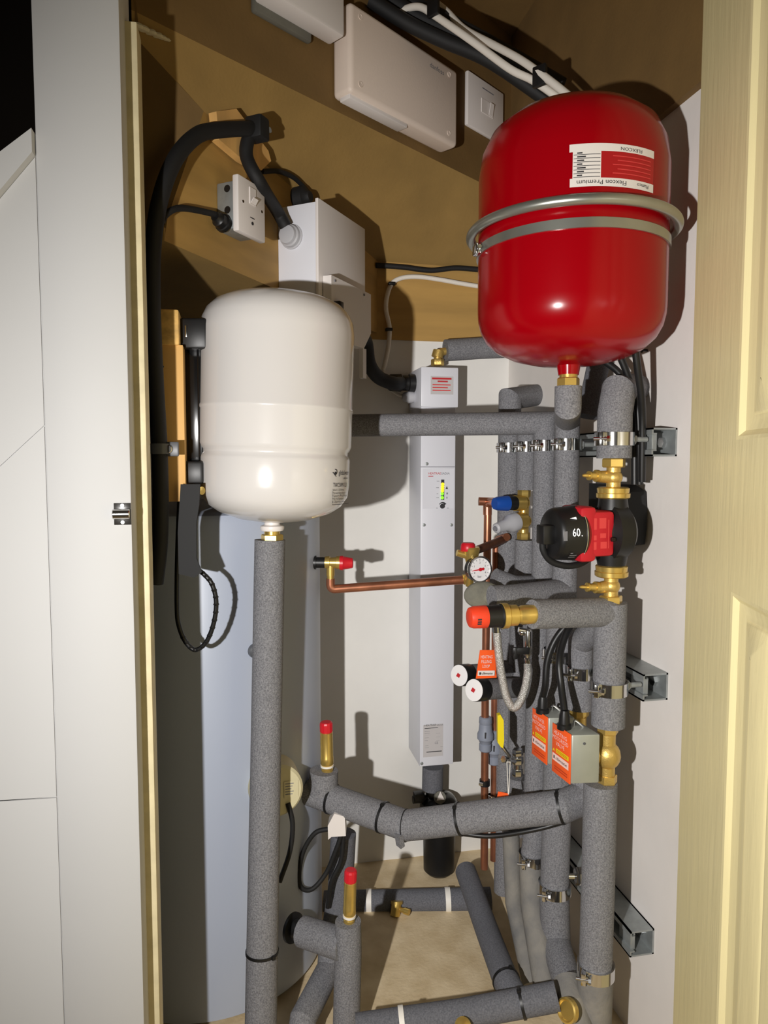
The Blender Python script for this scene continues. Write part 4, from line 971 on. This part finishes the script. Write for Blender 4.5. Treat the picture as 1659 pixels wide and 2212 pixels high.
for i, y in enumerate((1046, 1051, 1055.5, 1060)): MB().lathe(HPt(956 - i * .2, y, .001), YV, [(0, .0036), (.0006, .0034), (.0012, 0)], 16).build('led', 'led_yellow', dpo)
for y in (1066.5, 1075): MB().lathe(HPt(955, y, .001), YV, [(0, .0036), (.0006, .0034), (.0012, 0)], 16).build('led', 'led_green', dpo)
MB().lathe(HPt(955, 1093.5, 0), YV, [(0, .0052), (.004, .0048), (.005, .004), (.005, 0)], 24).build('dial_knob', 'ink', dpo)
for (x, y) in ((922, 1002), (916, 1134), (975, 1134), (911, 1653)):
    MB().lathe(HPt(x, y if y < 1600 else 1649, 0), YV, [(0, .0036), (.0012, .0034), (.0018, .002), (.0014, 0)], 16).build('case_screw', 'galv', fh)
mb = MB(); hq(mb, 914, 1563, 957, 1636, .0005); mb.mat(1)
mb.text('HEATRAE', HPt(917, 1569), XV, UPZ, .0042, .026, .0009); mb.mat(2); mb.text('SADIA', HPt(943, 1568), XV, UPZ, .0042, .015, .0009)
mb.mat(1); hq(mb, 917, 1572, 946, 1573)
mb.mat(2)
for (x0, y0, x1, y1) in ((917, 1579, 928, 1580.5), (917, 1583, 928, 1584.5), (917, 1587, 930, 1588.2), (917, 1593, 926, 1594.2), (917, 1599, 924, 1600.2), (941, 1579, 954, 1580), (942, 1583, 950, 1584), (944, 1587, 956, 1588), (942, 1591, 951, 1592), (943, 1595, 956, 1596), (942, 1599, 949, 1600), (918, 1610, 925, 1611), (918, 1614, 926, 1615), (951, 1612, 956, 1613)): hq(mb, x0, y0, x1, y1)
mb.text('CE', HPt(939, 1607), XV, UPZ, .0055, .0075, .0009); mb.mat(1); hq(mb, 921, 1621, 954, 1625.5)
mb.build('rating_label', ['paper_grey', 'ink', 'ink_grey'], fh)
# supply cable and glands on its left side
pg = thing('supply_cable', 'fat black supply cable curving from the enclosure to the flow heater', 'cable', V((hx0 - .02, 1.55, hz1 - .02)))
g0 = V((hx0, 1.545, PY(905, 828, 1.545).z))
e0 = EP(l1 - .012, zB_ + .01, -.02)
MB().tube(smoothpath([e0, P(788, 735, 1.45), P(797, 785, 1.47), P(818, 815, 1.50), P(850, 828, 1.53), g0 + V((-.03, 0, 0))], 8), .0145, 18).build('sheath', 'black_matt', pg)
MB().lathe(g0 + V((-.062, 0, 0)), (1, 0, 0), [(0, .014), (.006, .0185), (.03, .0195), (.032, .017), (.046, .017), (.048, .0195), (.061, .0195)], 24).build('gland', 'black', pg)
wg = thing('thin_white_cable', 'thin pale cable entering the heater below the black gland', 'cable', V((hx0 - .02, 1.55, hz1 - .03)))
g1 = V((hx0, 1.55, PY(900, 858, 1.55).z))
MB().tube(smoothpath([PY(828, 800, 1.586), PY(836, 832, 1.575), PY(858, 851, 1.56), g1 + V((-.02, 0, .0))], 8), .0035, 10).build('sheath', 'cable_white', wg)
MB().lathe(g1 + V((-.028, 0, 0)), (1, 0, 0), [(0, .006), (.004, .01), (.012, .0115), (.014, .0135), (.022, .0135), (.027, .0115)], 18).build('gland', 'grey_cap', wg)
foam('insulated_pipe', 'short grey pipe directly below the flow heater', [PY(935, 1655, 1.53), PY(934, 1704, 1.53)], .024, m='foam_shaded')
# ------------------------------------------------------------------ black filter bottle
fl = thing('magnetic_filter', 'black cylindrical filter hanging below the flow heater', 'filter', PY(948, 1890, 1.53))
kf = S(1, 1.56)
c0 = PY(948, 1888, 1.53); c1 = PY(948, 1755, 1.53); Lf = (c1 - c0).z
MB().lathe(c0, UPZ, [(0, 8 * kf), (2 * kf, 24 * kf), (14 * kf, 35 * kf), (Lf * .9, 37 * kf), (Lf, 40 * kf)], 40).build('bowl', 'black', fl)
cf2 = PY(948, 1760, 1.53); 
MB().lathe(cf2, UPZ, [(0, 42 * kf), (6 * kf, 44 * kf), (30 * kf, 43 * kf), (44 * kf, 34 * kf), (52 * kf, 18 * kf), (54 * kf, 0)], 40).build('head', 'black_gloss', fl)
mb = MB(); c = PY(935, 1735, 1.53); mb.cyl(c - UPZ * .01, PY(934, 1702, 1.53), .0165, .015, seg=20); mb.build('union', 'black', fl)
mb = MB(); c = PY(912, 1726, 1.53); mb.cyl(c - V((.022, 0, 0)), c + V((.03, 0, 0)), .009, seg=16); mb.box(c - V((.008, 0, -.008)), (.024, .022, .018), None, .003); mb.build('bleed_valve', 'black', fl)
c = PY(953, 1728, 1.53 - 43 * kf); mb = MB(); mb.lathe(c + V((0, .012, 0)), V((0, -1, .5)), [(0, .014), (.006, .013), (.0062, 0)], 24).build('badge', 'grey_box', fl)
mb = MB(); cc = c + V((0, .005, .004)); mb.prism([cc + V((-.009, 0, -.006)), cc + V((.009, 0, -.006)), cc + V((0, .002, .013))], V((0, -.001, -.0005))); mb.build('arrow', 'plastic_white', fl)
mb = MB(); mb.tube(smoothpath([PY(958, 1886, 1.53), PY(956, 1900, 1.52), PY(962, 1912, 1.515)], 6), .0022, 8); mb.build('drain_stem', 'brass', fl)
# ------------------------------------------------------------------ filling loop
FD = 1.17
lo = thing('filling_loop', 'braided silver filling hose hanging in a U beside the rear pipes', 'hose', P(1105, 1535, FD))
hw = smoothpath([P(1073, 1362, FD - .02), P(1076, 1400, FD - .02), P(1083, 1455, FD - .02), P(1094, 1505, FD - .02), P(1108, 1528, FD - .02), P(1122, 1518, FD - .02), P(1134, 1488, FD - .015), P(1140, 1455, FD - .01), P(1140, 1436, FD)], 10)
MB().tube(hw, .0068, 16).build('braided_hose', 'braid', lo)
kl = S(1, FD)
a, b = P(1140, 1438, FD), P(1141, 1360, FD); L = (b - a).length
MB().lathe(a, b - a, [(0, 6 * kl), (L * .06, 8 * kl), (L * .2, 8 * kl), (L * .22, 6.5 * kl), (L * .3, 9.5 * kl), (L * .95, 9.5 * kl), (L, 8 * kl)], 20).build('valve_body', 'chrome', lo)
mb = MB(); mb.box(P(1126, 1406, FD - .008), (.028, .005, .012), CA, .002); mb.box(P(1114, 1411, FD - .008), (.006, .005, .02), CA, .001); mb.build('lever', 'black', lo)
mb = MB(); mb.ball(P(1128, 1366, FD), 8 * kl, (1, 1, 1), 12); mb.cyl(P(1120, 1360, FD), P(1140, 1364, FD), 6 * kl); mb.build('elbow', 'chrome', lo)
a, b = P(1073, 1365, FD - .02), P(1072, 1346, FD - .02)
MB().cyl(a, b, .0078, seg=16).build('hose_end', 'chrome', lo)
def tagcard(name, label, pts, th, text, group=None):
    t = thing(name, label, 'tag', pts[3], group)
    mb = MB(); n = (pts[1] - pts[0]).cross(pts[3] - pts[0]).normalized()
    if n.dot(CAM - pts[0]) < 0: n = -n
    mb.prism(pts, -n * th); mb.build('card', 'orange', t)
    return t, n
pts = [P(1037, 1404, 1.16), P(1068, 1404, 1.168), P(1073, 1464, 1.168), P(1028, 1466, 1.155)]
t_, n_ = tagcard('orange_tag', 'orange HEATING FILLING LOOP tag hanging in front of the copper pipes', pts, .0008, None)
tx_ = (pts[1] - pts[0]).normalized(); ty_ = (pts[0] - pts[3]); ty_ = (ty_ - tx_ * ty_.dot(tx_)).normalized()
mb = MB(); o = P(1036, 1420, 1.160) + n_ * .001
for i, (s_, w_) in enumerate((('HEATING', .0215), ('FILLING', .0185), ('LOOP', .013))): mb.text(s_, o - ty_ * (.0015 + i * .0078) + tx_ * (.0245 - w_) / 2, tx_, ty_, .0055, w_)
mb.quad(P(1031, 1459.5, 1.155), tx_, ty_, .031, .0085, .0012); mb.mat(1); mb.text('climate', P(1039, 1456.5, 1.155), tx_, ty_, .004, .02, .002); mb.quad(P(1034, 1457, 1.155), tx_, ty_, .003, .004, .002)
mb.build('tag_print', ['plastic_white', 'ink'], t_)
# ------------------------------------------------------------------ two motorised valves with label boxes
def actuator(c, w_, dp, h_, label, vx, title, lean=0.0):
    """c = near lower left corner, the label is on the left face"""
    t = thing('valve_actuator', label, 'valve actuator', c, 'valve actuators')
    ex, ey = V((.98, -.12, 0)).normalized(), V((-.10, .98, 0)).normalized()
    R_ = (ex, ey, UPZ)
    MB().box(c + ex * w_ / 2 + ey * dp / 2 + UPZ * h_ / 2, (w_, dp, h_), R_, .0025, 2).build('housing', 'alu', t)
    o = c + ey * dp; lx, n = -ey, -ex
    mb = MB(); th = .0012
    mb.box(o + lx * dp * .5 + n * .0008 + UPZ * h_ * .5, (dp * .99, .0012, h_ * 1.02), (lx, -n, UPZ), .0004); mb.build('label_plate', 'orange', t)
    mb = MB(); b0 = o + n * .0017
    def q(u0, v0, u1, v1, k=0.0): a = b0 + lx * dp * u0 + UPZ * h_ * v0 + n * k; mb.add([a, a + lx * dp * (u1 - u0), a + lx * dp * (u1 - u0) + UPZ * h_ * (v1 - v0), a + UPZ * h_ * (v1 - v0)], [(0, 1, 2, 3)])
    def tx(s, u0, v0, u1, sz_): mb.text(s, b0 + lx * dp * u0 + UPZ * h_ * v0, lx, UPZ, sz_, dp * (u1 - u0), .0004)
    mb.mat(0); tx(title[0], .12, .82, .82, .0062); tx(title[1], .06, .71, .90, .0062); tx(title[2], .24, .60, .70, .0062)
    q(.05, .25, .92, .40)
    mb.mat(1); q(.24, .44, .92, .53); mb.add([b0 + lx * dp * .06 + UPZ * h_ * .45, b0 + lx * dp * .18 + UPZ * h_ * .45, b0 + lx * dp * .12 + UPZ * h_ * .51], [(0, 1, 2)])
    mb.mat(2); q(.12, .29, .18, .36, .0004); tx('climate', .24, .295, .84, .005)
    mb.mat(3)
    for i in range(2): q(.16, .13 - i * .05, .86, .155 - i * .05)
    for i in range(2): q(.28, .495 - i * .03, .86, .505 - i * .03, .0004)
    mb.build('label_print', ['ink_pink', 'yellow', 'ink', 'ink_orange'], t)
    g = c + ex * w_ * .10 + ey * dp * .55 + UPZ * h_
    MB().lathe(g - UPZ * .001, UPZ, [(0, .0105), (.007, .0105), (.009, .0085), (.02, .0075), (.028, .0055)], 18).build('cable_gland', 'black', t)
    mb = MB(); mb.tube(smoothpath([c + ex * w_ * .55 + ey * dp * .7 + UPZ * (h_ + .0), c + ex * w_ * .6 + ey * dp * .7 + UPZ * (h_ + .008), c + ex * w_ * .85 + ey * dp * .6 + UPZ * (h_ - .001)], 6), .0018, 8); mb.build('release_lever', 'chrome', t)
    cs = c + ex * w_ * .45 + UPZ * h_ * .82; MB().lathe(cs, -ey, [(-.001, .0022), (.0008, .002), (.0009, 0)], 12).build('case_screw', 'grey_dark', t)
    # brass valve body beside the housing
    vz0, vz1 = c.z + vx[2], c.z + vx[3]; vc = V((vx[0], vx[1], 0))
    zz = lambda f: vz0 + (vz1 - vz0) * f; pt = lambda f: V((vc.x, vc.y, zz(f)))
    mb = MB(); mb.nut(pt(0), pt(.14), .0155); mb.nut(pt(.86), pt(1), .0155); mb.cyl(pt(.1), pt(.9), .0115); mb.ball(pt(.48), .0195, (1, 1, 1.1), 20); mb.cyl(pt(.48), pt(.48) - ex * (vc.x - c.x - w_ + .003 if vc.x > c.x + w_ else .02), .012); mb.build('valve_body', 'brass_cast', t)
    return t, g + UPZ * .026
DA = 1.0
ca = P(1233, 1694, DA)
ha = P(1233, 1588, DA).z - ca.z
va = RX(1313, 1000)
t1, gA = actuator(ca, S(65, DA), .051, ha, 'front orange labelled valve box with a plain grey side, nearest the viewer', (cp.x, cp.y, P(1318, 1690, DP_).z - ca.z, P(1318, 1566, DP_).z - ca.z), ('HEATING', 'MOTORISED', 'VALVE'))
cb = P(1183, 1652, 1.085)
t2_, gB = actuator(cb, S(60, 1.085), .048, P(1187, 1551, 1.085).z - cb.z, 'rear orange labelled valve box half hidden behind the front one', (c2.x, c2.y, P(1262, 1650, c2.dot(FW)).z - cb.z, C2(1530).z - cb.z), ('HOT WATER', 'MOTORISED', 'VALVE'))
cable('actuator_lead', 'black lead of the rear label box, curving up behind the branch pipe', [gB, P(1178, 1480, 1.10), P(1182, 1430, 1.10), P(1198, 1385, 1.10), P(1226, 1350, 1.10), P(1262, 1330, 1.12)], .0055, 'black', group='black valve box leads')
cable('actuator_lead', 'black lead of the front label box, curving up behind the branch pipe', [gA, P(1212, 1480, 1.05), P(1208, 1435, 1.06), P(1214, 1395, 1.075), P(1232, 1352, 1.09), P(1268, 1325, 1.11)], .0055, 'black', group='black valve box leads')
# ------------------------------------------------------------------ yellow lever valve
yv = thing('lever_valve', 'chrome lever valve with a yellow handle grip beside the copper pipes', 'valve', P(1110, 1670, 1.24))
mb = MB(); d0 = 1.21
pl = [P(x, y, d0) for x, y in ((1075, 1546), (1081, 1544), (1088, 1556), (1089, 1600), (1087, 1616), (1082, 1614), (1075, 1604))]
mb.prism(pl, FW * .012); mb.build('handle_grip', 'yellow', yv)
mb = MB(); mb.tube([P(1085, 1612, d0 + .006), P(1101, 1634, d0 + .01), P(1102, 1650, d0 + .02)], .003, 8); mb.build('lever', 'chrome', yv)
kv = S(1, 1.24)
mb = MB(); mb.nut(P(1119, 1632, 1.25), P(1118, 1618, 1.25), 12 * kv); mb.cyl(P(1118, 1672, 1.25), P(1118, 1622, 1.25), 9 * kv); mb.nut(P(1118, 1650, 1.25), P(1118, 1634, 1.25), 13 * kv); mb.nut(P(1118, 1676, 1.25), P(1118, 1660, 1.25), 12 * kv); mb.cyl(P(1118, 1645, 1.25), P(1088, 1640, 1.22), 5 * kv); mb.nut(P(1094, 1641, 1.225), P(1087, 1640, 1.22), 8 * kv); mb.build('body', 'chrome', yv)
ot = thing('small_orange_tag', 'orange tag on a thin wire loop below the yellow lever', 'tag', P(1086, 1728, 1.18))
MB().prism([P(1076, 1710, 1.19), P(1098, 1714, 1.185), P(1102, 1745, 1.185), P(1070, 1745, 1.195)], FW * .001).build('card', 'orange', ot)
MB().tube([P(1098, 1716, 1.184), P(1095, 1646, 1.205), P(1102, 1646, 1.205), P(1099, 1716, 1.184)], .0008, 6).build('wire', 'cable_white', ot)
# ------------------------------------------------------------------ lower runs of the pipe row
foam('insulated_pipe', 'rear vertical grey pipe behind the yellow lever', [V((RX(1100, 1000).x, RX(1100, 1000).y, P(1090, 1310, D1).z)), V((RX(1100, 1000).x, RX(1100, 1000).y, P(1085, 1925, D1).z))], .021, m='foam')
foam('insulated_pipe', 'vertical grey pipe below the lever valve', [P(1124, 1345, D2), P(1119, 1618, D2)], .02)
foam('insulated_pipe', 'vertical grey pipe hidden partly behind the filling hose', [P(1165, 1345, D3 - .02), P(1156, 1800, D3 - .02), P(1150, 1848, D3 - .02)], .021)
foam('insulated_pipe', 'vertical grey pipe behind the rear label box', [P(1212, 1350, D4 - .0), P(1202, 1780, D4), P(1198, 1912, D4)], .0245)
foam('insulated_pipe', 'grey sleeve below the chrome lever valve', [P(1118, 1678, D2 - .02), P(1112, 1800, D2 - .02)], .0195)
clamp(V((P(1198, 1916, D4).x, P(1198, 1916, D4).y, ZR3 + .005)), 0, 0, .0252, 'low rail clamp under the pipe behind the label boxes') if False else clamp(P(1198, 1917, D4), 0, 0, .0252, 'low clamp on the pipe below the rear label box', lug=False)
clamp(P(1150, 1852, D3 - .02), 0, 0, .0218, 'low clamp on the pipe behind the filling hose', lug=False)
clamp(P(1208, 1413, D4 - .0), 0, 0, .0255, 'clamp seen behind the black valve box leads', lug=False)
cw = P(1250, 1893, D4 - .01)
t_ = thing('rail_bolt', 'shiny bolt head on the lowest steel rail between two pipes', 'bolt', cw)
mb = MB(); mb.nut(cw - RT * .006, cw + RT * .01, .015); mb.cyl(cw - RT * .018, cw, .005, seg=12); mb.cyl(cw + RT * .01, cw + RT * .03, .018, seg=22, ch=.003); mb.build('head', 'chrome', t_)
foam('insulated_pipe', 'dusty grey pipe leaning forward, leftmost of the low bundle', [P(1103, 1795, 1.31), P(1110, 1950, 1.28), P(1150, 2128, 1.17)], [.016, .016, .017], m='foam_dusty')
foam('insulated_pipe', 'dusty grey pipe leaning forward in the middle of the low bundle', [P(1146, 1856, D3 - .02), P(1150, 1960, D3 - .05), P(1178, 2132, 1.13)], [.021, .0205, .020], m='foam_dusty')
foam('insulated_pipe', 'mid grey pipe leaning forward, right of the low bundle', [P(1197, 1920, D4), P(1200, 2034, D4), P(1228, 2135, 1.08)], [.0255, .0255, .0225], m='foam')
foam('insulated_pipe', 'long fat grey pipe below the front label box', [P(1297, 1690, DP_), P(1292, 1900, DP_), P(1286, 2098, DP_)], .0247)
clamp(P(1287, 2092, DP_), 0, 0, .0252, 'lowest clamp at the foot of the long fat pipe', lug=False)
foam('insulated_pipe', 'scuffed grey sleeve at the foot of the long fat pipe', [P(1286, 2104, DP_), P(1278, 2300, DP_)], .0268, m='foam_dusty')
tr = foam('insulated_pipe', 'scuffed grey elbow with a brass plug at the bottom right', [P(1226, 2118, 1.06), P(1236, 2165, 1.03), P(1262, 2260, 1.0)], .022, m='foam_dusty')
MB().lathe(P(1230, 2182, 1.0), (P(1205, 2186, .985) - P(1230, 2182, 1.0)), [(0, .017), (.008, .017), (.009, .0145), (.006, .012), (.006, 0)], 24).build('brass_plug', 'brass', tr)
# ------------------------------------------------------------------ fat grey flow pipe crossing the front with ties
big = foam('insulated_pipe', 'fat grey pipe crossing the cupboard with black ties and a mitred bend', [P(668, 1708, 1.26), P(877, 1783, 1.17), P(1215, 1742, 1.09), P(1262, 1722, 1.11), P(1268, 1668, 1.125)], .0252,
           ties=((718, 1728, 1.24), (827, 1766, 1.19), (992, 1768, 1.14), (1212, 1744, 1.09)))
cable('black_cable', 'thin black cable slung under the fat crossing pipe', [P(992, 1800, 1.13), P(1060, 1806, 1.115), P(1140, 1795, 1.095), P(1205, 1778, 1.085), P(1250, 1752, 1.085), P(1290, 1720, 1.10)], .004, 'black')
bw = [P(668, 1708, 1.26), P(877, 1783, 1.17), P(1215, 1742, 1.09)]
bn = ((bw[1] - bw[0]).normalized() + (bw[2] - bw[1]).normalized()).normalized()
MB().band(bw[1], bn, .0262, .0016, .0004, 32).build('joint_seam', 'black_matt', big)
qd = (CAM - bw[1]).normalized() - UPZ * .55; qd = (qd - bn * qd.dot(bn)).normalized()
mb = MB(); mb.prism([bw[1] + qd * .0245 - bn * .012, bw[1] + qd * .033 + bn * .0, bw[1] + qd * .0245 + bn * .004, bw[1] + qd * .015 - bn * .002], bn.cross(qd) * .022); mb.build('torn_flap', 'foam', big)
tee = foam('insulated_pipe', 'short grey collar holding the upper air vent', [P(700, 1664, 1.245), P(698, 1712, 1.245)], [.0255, .0265])
foam('insulated_pipe', 'dark pipe end running back from the upper air vent to the cylinder', [P(676, 1712, 1.255), P(650, 1704, 1.28), P(628, 1698, 1.31)], .024, m='foam_shaded')
def vent(px, py0, py1, pyc, d, label):
    a, b = P(px[0], py0, d), P(px[1], py1, d); kk = S(1, d); L = (b - a).length
    t = thing('air_vent', label, 'air vent', a, 'brass air vents with red caps')
    MB().lathe(a, b - a, [(0, 12 * kk), (L * .06, 13 * kk), (L * .12, 13 * kk), (L * .14, 11 * kk), (L * .2, 12 * kk), (L * .26, 14.5 * kk), (L * .4, 14.5 * kk), (L * .41, 14 * kk), (L * .98, 14 * kk), (L, 12 * kk)], 32).build('body', 'brass', t)
    MB().band(a.lerp(b, .2), b - a, 13.4 * kk, .0035, .001).build('washer', 'gasket', t)
    n_ = (b - a).normalized(); h = P(px[1], pyc, d).z - b.z
    mb = MB().lathe(b - n_ * .001, n_, [(0, 13 * kk), (h * .1, 14.5 * kk), (h * .8, 14.5 * kk), (h * .95, 13 * kk), (h, 11 * kk), (h * 1.01, 0)], 14); mb.build('red_cap', 'red_plastic', t, sharp=15)
    return t
vent((707, 705), 1672, 1580, 1558, 1.245, 'upper brass air vent with a red cap, above the fat crossing pipe')
vent((754, 757), 1996, 1903, 1877, 1.10, 'lower brass air vent with a red cap, near the bottom')
# ------------------------------------------------------------------ grey pipe under the white vessel
foam('insulated_pipe', 'long grey pipe hanging straight down from the white vessel', [P(583, 1166, 1.1), P(574, 1640, 1.09), P(563, 2230, 1.045)], [.0237, .0240, .0248], ties=((566, 2034, 1.085),))
# ------------------------------------------------------------------ lower left pipes
foam('insulated_pipe', 'grey upright pipe carrying the lower air vent', [P(752, 1990, 1.10), P(752, 2058, 1.10), P(748, 2225, 1.09)], [.021, .022, .022])
foam('insulated_pipe', 'grey stub joining the lower vent pipe to the black flange', [P(655, 2012, 1.15), P(745, 2042, 1.10)], .0245)
tag(MB().lathe(P(628, 2002, 1.165), (P(655, 2012, 1.15) - P(628, 2002, 1.165)), [(0, .018), (.003, .0245), (.008, .0245), (.011, .016), (.03, .0145)], 32).build('black_flange', 'black'), 'round black flange on the cylinder near the bottom left', 'flange')
foam('insulated_pipe', 'shadowed grey pipe standing behind the lower air vent', [P(742, 1800, 1.30), P(735, 1925, 1.30), P(722, 2010, 1.28)], .024, m='foam_shaded')
foam('insulated_pipe', 'bent grey pipe curving down to the bottom edge left of the vent pipe', [P(716, 2020, 1.20), P(712, 2090, 1.18), P(655, 2200, 1.08), P(648, 2260, 1.06)], .0215, m='foam')
foam('insulated_pipe', 'grey pipe along the floor at the rear with white tape bands', [P(700, 1950, 1.46), P(1060, 1942, 1.46)], .0235, m='foam_shaded', ties=((797, 1945, 1.46, 'tape_band', 'gasket', .011, False), (967, 1943, 1.46, 'tape_band', 'gasket', .011, False)))
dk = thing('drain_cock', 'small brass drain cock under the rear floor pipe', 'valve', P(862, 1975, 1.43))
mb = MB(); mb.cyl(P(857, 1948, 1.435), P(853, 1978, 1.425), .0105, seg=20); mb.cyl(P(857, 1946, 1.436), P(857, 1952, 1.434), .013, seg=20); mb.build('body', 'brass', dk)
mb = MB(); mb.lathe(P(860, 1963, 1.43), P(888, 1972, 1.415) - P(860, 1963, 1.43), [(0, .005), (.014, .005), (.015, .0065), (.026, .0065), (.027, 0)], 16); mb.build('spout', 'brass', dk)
foam('insulated_pipe', 'grey pipe slanting forward from the filter to the bottom pipe', [P(1006, 1882, 1.46), P(1052, 2010, 1.28), P(1094, 2122, 1.13), P(1120, 2170, 1.09)], .0222, m='foam_shaded', fil=.03, ties=((1092, 2116, 1.135),))
foam('insulated_pipe', 'lowest grey pipe crossing the bottom edge to the brass plug', [P(770, 2222, 1.02), P(1000, 2190, 1.03), P(1204, 2152, 1.02)], .0205, m='foam_shaded', ties=((868, 2207, 1.02, 'tape_band', 'gasket', .008, False), (1128, 2166, 1.03)))
tag(MB().lathe(P(1000, 2222, 1.0), (P(1000, 2206, .985) - P(1000, 2222, 1.0)), [(0, .012), (.012, .012), (.014, .008), (.015, 0)], 20).build('brass_plug', 'brass'), 'brass plug cut by the bottom edge of the photo', 'pipe fitting')
# small white clip box and the black flexes below the upper vent
wbx = thing('white_tag_box', 'small white box hanging under the fat pipe by black flexes', 'connector box', P(726, 1810, 1.22))
mb = MB(); mb.prism([P(x, y, 1.20) for x, y in ((708, 1784), (722, 1758), (745, 1764), (747, 1806), (716, 1808), (709, 1814))], FW * .03); mb.build('case', 'plastic_white', wbx)
cable('black_flex', 'black flex looping wide left of the white box', [P(712, 1790, 1.23), P(680, 1800, 1.23), P(655, 1840, 1.23), P(646, 1890, 1.23), P(652, 1918, 1.23), P(675, 1920, 1.235), P(705, 1885, 1.245), P(728, 1830, 1.245), P(738, 1800, 1.245)], .0042, 'black_matt', group='black flexes under the white box')
cable('black_flex', 'black flex dropping straight beneath the white box', [P(742, 1804, 1.25), P(736, 1860, 1.25), P(716, 1905, 1.25), P(708, 1960, 1.26)], .0042, 'black_matt', group='black flexes under the white box')
cable('black_flex', 'black flex hanging from the beige round cover', [P(622, 1735, 1.15), P(632, 1780, 1.15), P(626, 1840, 1.15), P(604, 1905, 1.14)], .0042, 'black_matt')
